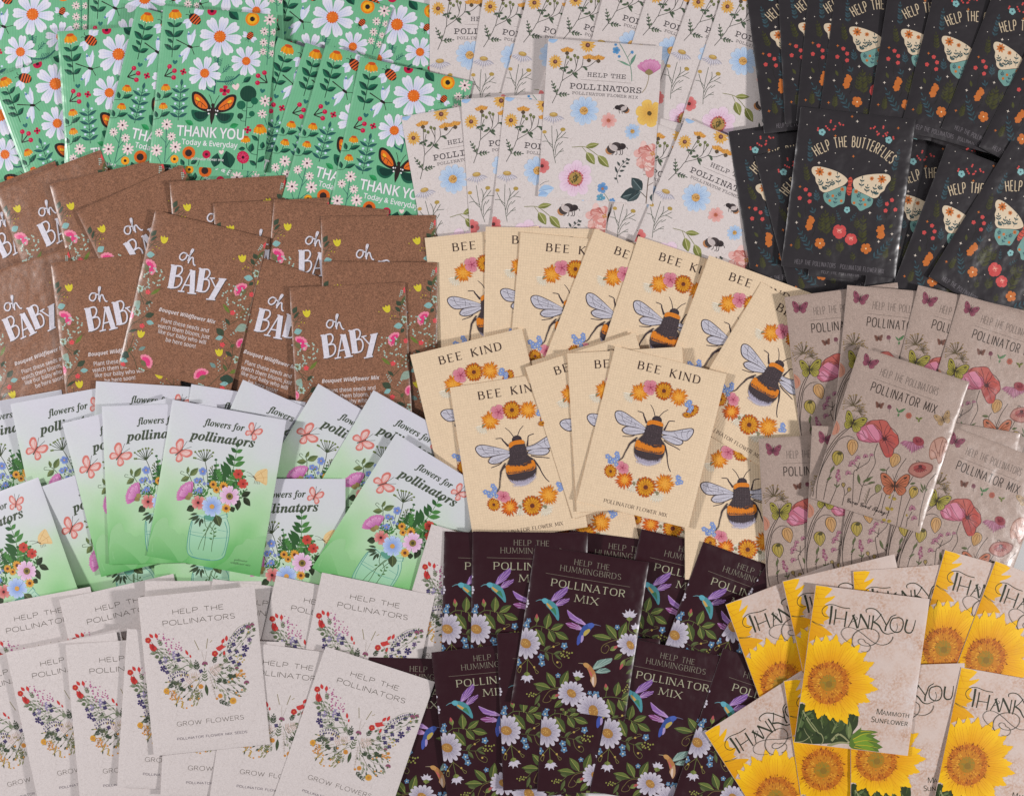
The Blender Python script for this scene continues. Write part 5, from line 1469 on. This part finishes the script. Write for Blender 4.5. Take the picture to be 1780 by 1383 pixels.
def mesh(name, co, faces, col, mat):
    me = bpy.data.meshes.new(name)
    me.from_pydata([tuple(c) for c in co], [], [tuple(int(i) for i in f if i >= 0) for f in faces])
    ca = me.color_attributes.new('Col', 'FLOAT_COLOR', 'POINT')
    ca.data.foreach_set('color', np.asarray(col, np.float32).ravel())
    me.materials.append(mat)
    me.polygons.foreach_set('use_smooth', [True] * len(me.polygons))
    me.update()
    return me

def pouch_mesh(kind, A, mat, hh, p):
    nu, nv = 26, 34
    ease = lambda n: .5 - .5 * np.cos(np.linspace(0, math.pi, n + 1)) * (.72 + .28 * np.abs(np.cos(np.linspace(0, math.pi, n + 1))))
    us, vs = ease(nu), ease(nv)
    us = (us - us[0]) / (us[-1] - us[0]); vs = (vs - vs[0]) / (vs[-1] - vs[0])
    U, V = np.meshgrid(us, vs)
    U, V = U.ravel(), V.ravel()
    z = pillow(U, V, hh, p)
    co = np.stack([(U - .5) * W * PX, (.5 - V) * H * PX, z * PX], 1)
    if hasattr(A, 'bgf'):
        col = np.array([lin(A.bgf(u, v)) for u, v in zip(U, V)])
    else:
        col = np.repeat(lin(A.bg)[None], len(U), 0)
    col[:, 3] = 1
    idx = lambda i, j: j * (nu + 1) + i
    F = [(idx(i, j), idx(i, j + 1), idx(i + 1, j + 1), idx(i + 1, j)) for j in range(nv) for i in range(nu)]
    rim = [idx(i, 0) for i in range(nu)] + [idx(nu, j) for j in range(nv)] + [idx(i, nv) for i in range(nu, 0, -1)] + [idx(0, j) for j in range(nv, 0, -1)]
    n = len(co)
    low = co[rim].copy(); low[:, 2] = 0
    lift = co[rim].copy(); lift[:, 2] -= .0001     # own ring so that the rim keeps a crisp edge
    co2 = np.vstack([co, lift, low])
    r = len(rim)
    for k in range(r):
        F.append((n + k, n + (k + 1) % r, n + r + (k + 1) % r, n + r + k))
    F.append(tuple(n + r + k for k in range(r)))
    edge = np.clip(col[rim] * .9 + .05, 0, 1)
    me = mesh(f'{kind}_pouch', co2, F, np.vstack([col, edge, edge]), mat)
    return me

# ------------------------------------------------------------------ the table
tab = bpy.data.meshes.new('table_top')
tab.from_pydata([(-1.6, -1.3, -.0006), (1.6, -1.3, -.0006), (1.6, 1.3, -.0006), (-1.6, 1.3, -.0006)], [], [(0, 1, 2, 3)])
tm = bpy.data.materials.new('white_laminate')
tm.use_nodes = True
tb = tm.node_tree.nodes['Principled BSDF']
tb.inputs['Roughness'].default_value = .45
tn = tm.node_tree.nodes.new('ShaderNodeTexNoise'); tn.inputs['Scale'].default_value = 60
tr_ = tm.node_tree.nodes.new('ShaderNodeMapRange'); tr_.inputs['To Min'].default_value = .70; tr_.inputs['To Max'].default_value = .78
tm.node_tree.links.new(tn.outputs['Fac'], tr_.inputs['Value']); tm.node_tree.links.new(tr_.outputs['Result'], tb.inputs['Base Color'])
tab.materials.append(tm)
to = bpy.data.objects.new('table_top', tab)
to['kind'] = 'structure'
ROOT.objects.link(to)

# ------------------------------------------------------------------ where every packet lies: kind, upper corner (photograph pixels), turn in degrees, label; bottom first
LAY = '''
G 599 -24 12|back packet at the top edge, half under the first kraft-white floral packet
P 747 -24 0|first of the top row, beside the green daisy packets
P 844 -29 9|second of the top row, counting from the green packets
P 925 -36 15|third of the top row, counting from the green packets
P 998 -41 17|fourth of the top row, tucked behind the topmost floral one
P 1062 -56 15|fifth of the top row, above the topmost floral one's corner
P 1138 -47 18|sixth of the top row, third from the black packets
P 1213 -37 20|seventh of the top row, second from the black packets
P 1262 -29 18|last of the top row, partly under the black butterfly packets
G 493 -44 17|at the top edge, showing a big daisy above the four overlapping packets
G 291 -60 -2|at the top edge, only a strip showing above the topmost green one
G 153 -58 5|at the top edge, showing a daisy and bee behind the topmost one
G -46 -22 0.5|in the top corner of the picture, big daisy at its middle
G -112 200 -24|at the picture's side edge, mostly hidden and strongly tilted
G -16 138 -20|tilted outward at the side edge, touching the brown packets below
G 116 60 1|almost wholly buried, only white letters showing above a brown packet
G 100 56 -4|upright with two daisies, bright fold beside the tilted green one
G 238 13 13.5|leaning, half under the topmost THANK YOU packet
G 433 48 32|turned sideways, only a corner showing below the topmost THANK YOU packet
G 484 68 19|first of the four overlapping ones beside the topmost packet
G 532 77 17|second of the four overlapping ones beside the topmost packet
B -88 352 -21|at the side edge, farthest up its pile, letters cut by the frame
B -10 330 -20|second of the upper fan from the picture's side edge
B 88 322 -13.5|third of the upper fan, letters hidden
B 136 370 -25|fourth of the upper fan, steeply tilted with large oh
B 297 319 -4|below the topmost green packet, only its top and a yellow tulip showing
G 567 80 16|third of the four overlapping ones, THA readable
G 627 101 11.7|lowest of the four overlapping ones, butterfly and THANK YO readable
G 283 9.5 4.8|fully visible, topmost of the green pile
P 992 168 14|middle packet buried under the topmost floral one
P 1119 209 19.5|buried between the topmost floral one and the tilted one beside it
P 1191 206 22.5|tilted one beside the black packets, POLLINAT readable
P 698 205 -10|lowest front one overlapping the green THANK YOU packets
P 802 174.5 -4|front one with PO readable, second from the green packets
P 878 170 6|front one with POL readable, shaded by the topmost floral one
P 953.5 68.5 3.7|fully visible, topmost of the floral pile
D 1265 230.5 -9.5|lower fan, next to the floral packets, leaning outward
D 1311 273.5 -15|lower fan, leaning outward just behind the topmost black one
D 1428 207 5|directly beneath the topmost black one, only its lower rim showing
D 1556 197 13|buried between the two rows, only a thin upper strip in the gap
D 1553 236 11|between the topmost black one and the lower fan
D 1296 -38 -6.5|first of the top row, beside the floral packets
D 1353 -56 -2|second of the top row, a narrow strip
D 1413 -60 6.5|third of the top row, a narrow strip
D 1461 -55 8.5|fourth of the top row, half a butterfly showing
D 1553 -51 10|fifth of the top row, half a butterfly showing
D 1632 -40 14.5|sixth of the top row, HELP THE BU readable
D 1736 -30 22|seventh of the top row, cut by the picture's edge
D 1824 12 27|last of the top row, only its lower corner in the picture
D 1643 253.5 20|lower fan, second from the picture's side edge
D 1756 246 31|lower fan at the side edge with a white glare at its foot
D 1392 188.5 6.4|fully visible, topmost of the black pile
B 372.5 356 -3.5|behind, only blank kraft top showing under the green packets
B 477.5 348.5 4.7|upper middle, oh BA readable, beside the topmost brown one
B 558.5 378.5 -1.3|upper one beside the floral packets, oh readable, BABY covered
K 739 414.5 -6|first of the upper fan, beside the brown packets
K 844.5 395.5 1|second of the upper fan, bee mostly covered
K 905 405.5 5|third of the upper fan, one wing showing
K 1033 399 21|fourth of the upper fan, half a bee showing
K 1108.5 412 17.8|fifth of the upper fan, nearly whole bee showing
K 1231.5 445 20|sixth of the upper fan, against the black packets
K 1080 687 5|buried under the topmost BEE KIND one, only lower flowers showing
K 868 729 -11|buried, only one orange dandelion showing above the maroon packets
U 990 921.5 7|third of the back row, only its lettering showing
U 1114.5 919 13|fourth of the back row, MI readable, cut by a tan packet
K 1189.5 732 0|upright one between the maroon packets and the pinkish meadow packets
K 1323 491 31|last of the upper fan, steeply tilted, whole bee showing
B -69 491 -17.5|lowest at the side edge, full poem text cut at its ends
B 90.5 459 -6|lower row, second from the side edge, half under the topmost brown one
B 432 441 18.5|leaning between the topmost brown one and the front one, oh BAB readable
B 561 456.5 0|blank kraft top above the front one, flower border at its side
B 271 368 13.8|fully visible with poem, topmost of the brown pile
B 505 502 -3|front one with whole BABY, beside the tan bee packets
M 1362 517.5 -7.5|first of the upper row, beside the tan bee packets
M 1470.5 497 4.5|second of the upper row, over the first one
M 1593 497 13|third of the upper row, POLLI readable
M 1667 512.5 16|last of the upper row, at the picture's side edge
U 1221 941 20|last complete one of the back row, beside the sunflower packets
U 1357 941.5 33|steeply tilted strip, mostly under the sunflower packets
M 1318.5 763 -3.5|lower row, first one, beside the upright tan bee packet
M 1410 740.5 2|lower row, second, half under the topmost meadow one
M 1484 723 5|lower row, only a stretch of buds showing under the topmost one
M 1580 723 9|lower row, narrowest strip, next to the shiny one
M 1645 739 20|lower row, shiny one at the side edge, whole title readable
M 1496 604 18|fully visible, topmost of the meadow pile
K 909 632 -15.5|only a blank top edge showing across the middle of the pile
K 988 612 -2|only a blank corner showing behind the topmost BEE KIND one
F -86 712 -10|upper row at the picture's side edge, letters ina readable
F 22 702 -10.3|upper row, second from the side edge, red butterfly visible
F 170.5 663 3.5|highest one with blank top under the brown packets
F 72 846 -19|lower one with poll readable, beside the one cut by the side edge
F -118 896 -19.5|lowest at the side edge, letters ators readable
F 335 668.5 9|behind the topmost one, only flo readable
F 424 661 24|first of the tilted fan, beside the topmost one, flowers readable
F 554 668 31|second of the tilted fan, polli readable
F 649.5 679 30|third of the tilted fan, against the tan bee packets
K 714 618 -13.6|lower row, beside the jar packets, whole BEE KIND readable over hidden bee
F 270 795 1|under the topmost one, only stems and jar neck showing
F 401 832 0.3|upright one with linators readable, beside the topmost one
F 109.5 736.5 -13.3|leaning strip with po readable, two before the topmost one
F 179.5 707.5 -1.7|next under the topmost one, pollina readable
F 688.5 754 32|last of the tilted fan, whole title and jar readable
F 302.5 696.5 10.3|fully visible jar, topmost of the green-white pile
K 783 675 -8.8|lower row, whole bee, just above the maroon packets
K 914.5 639.5 -17.5|lower row, leaning strip between the two whole bees
K 987 616 -3.5|strip just under the topmost BEE KIND one
K 1070 603.5 14|fully visible, topmost of the tan pile
W -34 1056 -11|upper row at the picture's side edge
W 106.5 1041 -12.5|upper row, second, shaded by the topmost one
W 255.5 1008.5 0.4|upper row, blank top showing above the topmost one
W 372 1005.5 7.5|upper row, fourth, shaded sliver beside the topmost one
W 751 910 16.5|isolated strip between the jar packets and the maroon packets
W 481.5 999.5 13|upper row, fifth, red poppies showing
W 561 994 12|upper row, last, whole title with half butterfly
W -87 1160 -14|lower row at the side edge, GROW readable
W 18 1135 -12.5|lower row, buried, only a thin top edge showing
W 11 1135 -11|lower row, second from the side edge, butterfly wing showing
W 116.5 1121.5 -4.5|lower row, third from the side edge, butterfly wing showing
W 224 1093 4|lower row, fourth, in the shadow of the topmost one
W 295 1108 3|lower row, strip under the topmost one with GROW readable
W 407 1112 8.5|lower row, between the topmost one and the tilted front one
U 642 1140.5 2|partly under the tilted grow-flowers packet, X readable
U 817 1142 -1|buried, only its foot showing at the bottom edge
U 773.5 924 1.5|first of the back row, a narrow strip
U 822.5 924 1|second of the back row, one hummingbird showing
W 567 1123 19|tilted front one with whole butterfly, beside the maroon packets
W 243 1039.5 -5.4|fully visible, topmost of the butterfly pile
U 751 1132.5 -6|front row, POLLIN readable, over the one with X
U 864 1100 -2.5|front row, second, blank top under the topmost one
U 949 1101.5 3|front row, third, only daisies showing below the topmost one
U 1081 1106 11.5|front row, fourth, whole title readable
U 1256 1125.5 18.5|front row, last, POLL readable beside the sunflower packets
U 931.5 949.5 8.8|fully visible, topmost of the maroon pile
S 1259.5 1049 -20.5|first of the upper row, tilted over the maroon packets
S 1359 1009 -13.5|second of the upper row, letter T readable
S 1480 992 -4|third of the upper row, THANK Y cut by the topmost one
S 1640 955.5 15.5|fourth of the upper row, shaded sunflower
S 1728 974.5 20.5|last of the upper row, at the side edge
S 1224 1270 -32.5|lowest, steeply tilted over the maroon packets
S 1362 1182 -9|lower row, strip under the topmost one
S 1475.5 1157 -1.5|lower row, YOU readable beside the topmost one
S 1667 1158 10.5|lower row at the side edge, whole sunflower
S 1417.5 1017.5 7.2|fully visible, topmost of the sunflower pile
'''
NAMED = {'G': ('green thank-you packet', 'green daisy thank-you seed packets'), 'P': ('floral pollinators packet', 'pale floral pollinator seed packets'), 'D': ('black butterfly packet', 'black butterfly seed packets'),
         'B': ('brown baby packet', 'brown kraft baby seed packets'), 'K': ('tan bee packet', 'tan bee seed packets'), 'F': ('jar bouquet packet', 'green-white jar bouquet seed packets'),
         'W': ('flower-butterfly packet', 'pale grow-flowers seed packets'), 'U': ('maroon hummingbird packet', 'maroon hummingbird seed packets'), 'S': ('sunflower packet', 'sunflower thank-you seed packets'),
         'M': ('pinkish meadow packet', 'pinkish meadow seed packets')}

# ------------------------------------------------------------------ rest every packet on what lies under it
STEP, OX, OY = 3.0, -330.0, -330.0
HF = np.zeros((int((FH + 660) / STEP) + 1, int((FW + 660) / STEP) + 1))

def footprint(cx, cy, th, grow=0.0):
    """grid cells under a packet with their packet coordinates"""
    c, s = math.cos(th), math.sin(th)
    ex, ey = abs(c) * W / 2 + abs(s) * H / 2, abs(s) * W / 2 + abs(c) * H / 2
    i0, i1 = max(0, int((cx - ex - OX) / STEP)), min(HF.shape[1] - 1, int((cx + ex - OX) / STEP) + 1)
    j0, j1 = max(0, int((cy - ey - OY) / STEP)), min(HF.shape[0] - 1, int((cy + ey - OY) / STEP) + 1)
    jj, ii = np.mgrid[j0:j1 + 1, i0:i1 + 1]
    x, y = ii * STEP + OX - cx, jj * STEP + OY - cy
    u, v = x * c + y * s, -x * s + y * c
    k = (np.abs(u) <= W / 2 + grow) & (np.abs(v) <= H / 2 + grow)
    return jj[k], ii[k], x[k], y[k], u[k], v[k]

def settle(x, y, h):
    """lowest resting plane a + b x + c y over the heights h, balanced at the origin"""
    act = []
    for m in (x + y, x - y, -x + y, -x - y):
        act.append(int(np.argmax(m)))
    act.append(int(np.argmax(h)))
    best = (float(h.max()), 0.0, 0.0)
    for _ in range(60):
        P = np.array([(x[i], y[i], h[i]) for i in dict.fromkeys(act)])
        n = len(P)
        if n < 3:
            break
        I = np.array([(i, j, k) for i in range(n) for j in range(i + 1, n) for k in range(j + 1, n)])
        a, b, c = P[I[:, 0]], P[I[:, 1]], P[I[:, 2]]
        det = (b[:, 0] - a[:, 0]) * (c[:, 1] - a[:, 1]) - (c[:, 0] - a[:, 0]) * (b[:, 1] - a[:, 1])
        ok = np.abs(det) > 40
        I, a, b, c, det = I[ok], a[ok], b[ok], c[ok], det[ok]
        l1 = (-a[:, 0] * (c[:, 1] - a[:, 1]) + (c[:, 0] - a[:, 0]) * a[:, 1]) / det
        l2 = (-(b[:, 0] - a[:, 0]) * a[:, 1] + a[:, 0] * (b[:, 1] - a[:, 1])) / det
        l0 = 1 - l1 - l2
        ins = (l0 >= -1e-6) & (l1 >= -1e-6) & (l2 >= -1e-6)
        if not ins.any():
            break
        val = np.where(ins, l0 * a[:, 2] + l1 * b[:, 2] + l2 * c[:, 2], -1e9)
        t = int(np.argmax(val))
        M = np.array([[1, p[0], p[1]] for p in (a[t], b[t], c[t])])
        best = tuple(np.linalg.solve(M, [a[t][2], b[t][2], c[t][2]]))
        gap = h - (best[0] + best[1] * x + best[2] * y)
        w = int(np.argmax(gap))
        if gap[w] < .12:
            break
        act.append(w)
        if len(act) > 26:      # keep the points that carry it, drop old idle ones
            keep = np.argsort(-(h[act] - (best[0] + best[1] * x[act] + best[2] * y[act])))[:18]
            act = act[:4] + [act[q] for q in keep]
    gap = (h - (best[0] + best[1] * x + best[2] * y)).max()
    return best[0] + max(0, gap), best[1], best[2]

TPL = {}
for kd, (draw, par, hh, p) in KIND.items():
    art = draw()
    mt = material('print_' + kd, **par)
    TPL[kd] = [('pouch', pouch_mesh(kd, art, mt, hh, p))] + print_meshes(kd, art, mt, hh, p)

HMAX = CAM_H / PX
STAT = []
TIP = .10
for line_ in LAY.strip().split('\n'):
    spec, where = line_.split('|')
    kd, tx, ty, deg = spec.split()
    tx, ty, th = float(tx), float(ty), math.radians(float(deg))
    hh, p = KIND[kd][2:4]
    c, s = math.cos(th), math.sin(th)
    px, py = tx + c * W / 2 - s * H / 2, ty + s * W / 2 + c * H / 2      # middle as the camera sees it
    cx, cy = px, py
    for _ in range(3):
        jj, ii, x, y, u, v = footprint(cx, cy, th, 2.0)
        hs = HF[jj, ii]
        a, b, g = settle(x, y, hs)
        k = min(1.0, TIP / max(1e-6, math.hypot(b, g)))     # a filled bag sags: it never tips far
        if k < 1:
            b, g = b * k, g * k
            a = float((hs - b * x - g * y).max())
        f = 1 - (a + EDGE + hh) / HMAX
        cx, cy = FW / 2 + (px - FW / 2) * f, FH / 2 + (py - FH / 2) * f
    jj, ii, x, y, u, v = footprint(cx, cy, th)
    STAT.append((round(a * PX * 1000, 1), round(math.hypot(b, g), 3)))
    base = a + b * x + g * y + .55
    HF[jj, ii] = np.maximum(HF[jj, ii], base + pillow(np.clip(u / W + .5, 0, 1), np.clip(v / H + .5, 0, 1), hh, p))
    nrm = Vector((-b, g, 1)).normalized()          # world y runs up the picture
    ax = Vector((c, -s, b * c + g * s)).normalized()
    ay = nrm.cross(ax)
    M = Matrix((ax, ay, nrm)).transposed().to_4x4()
    M.translation = ((cx - FW / 2) * PX, (FH / 2 - cy) * PX, (a + .55) * PX)
    root = bpy.data.objects.new('seed_packet', None)
    root.empty_display_size = .02
    root.matrix_world = M
    nm, grp = NAMED[kd]
    root['label'] = nm + ', ' + where
    root['category'] = 'seed packet'
    root['group'] = grp
    ROOT.objects.link(root)
    for part_, me in TPL[kd]:
        o = bpy.data.objects.new(part_, me)
        o.parent = root
        ROOT.objects.link(o)
print('highest', HF.max() * PX, STAT)
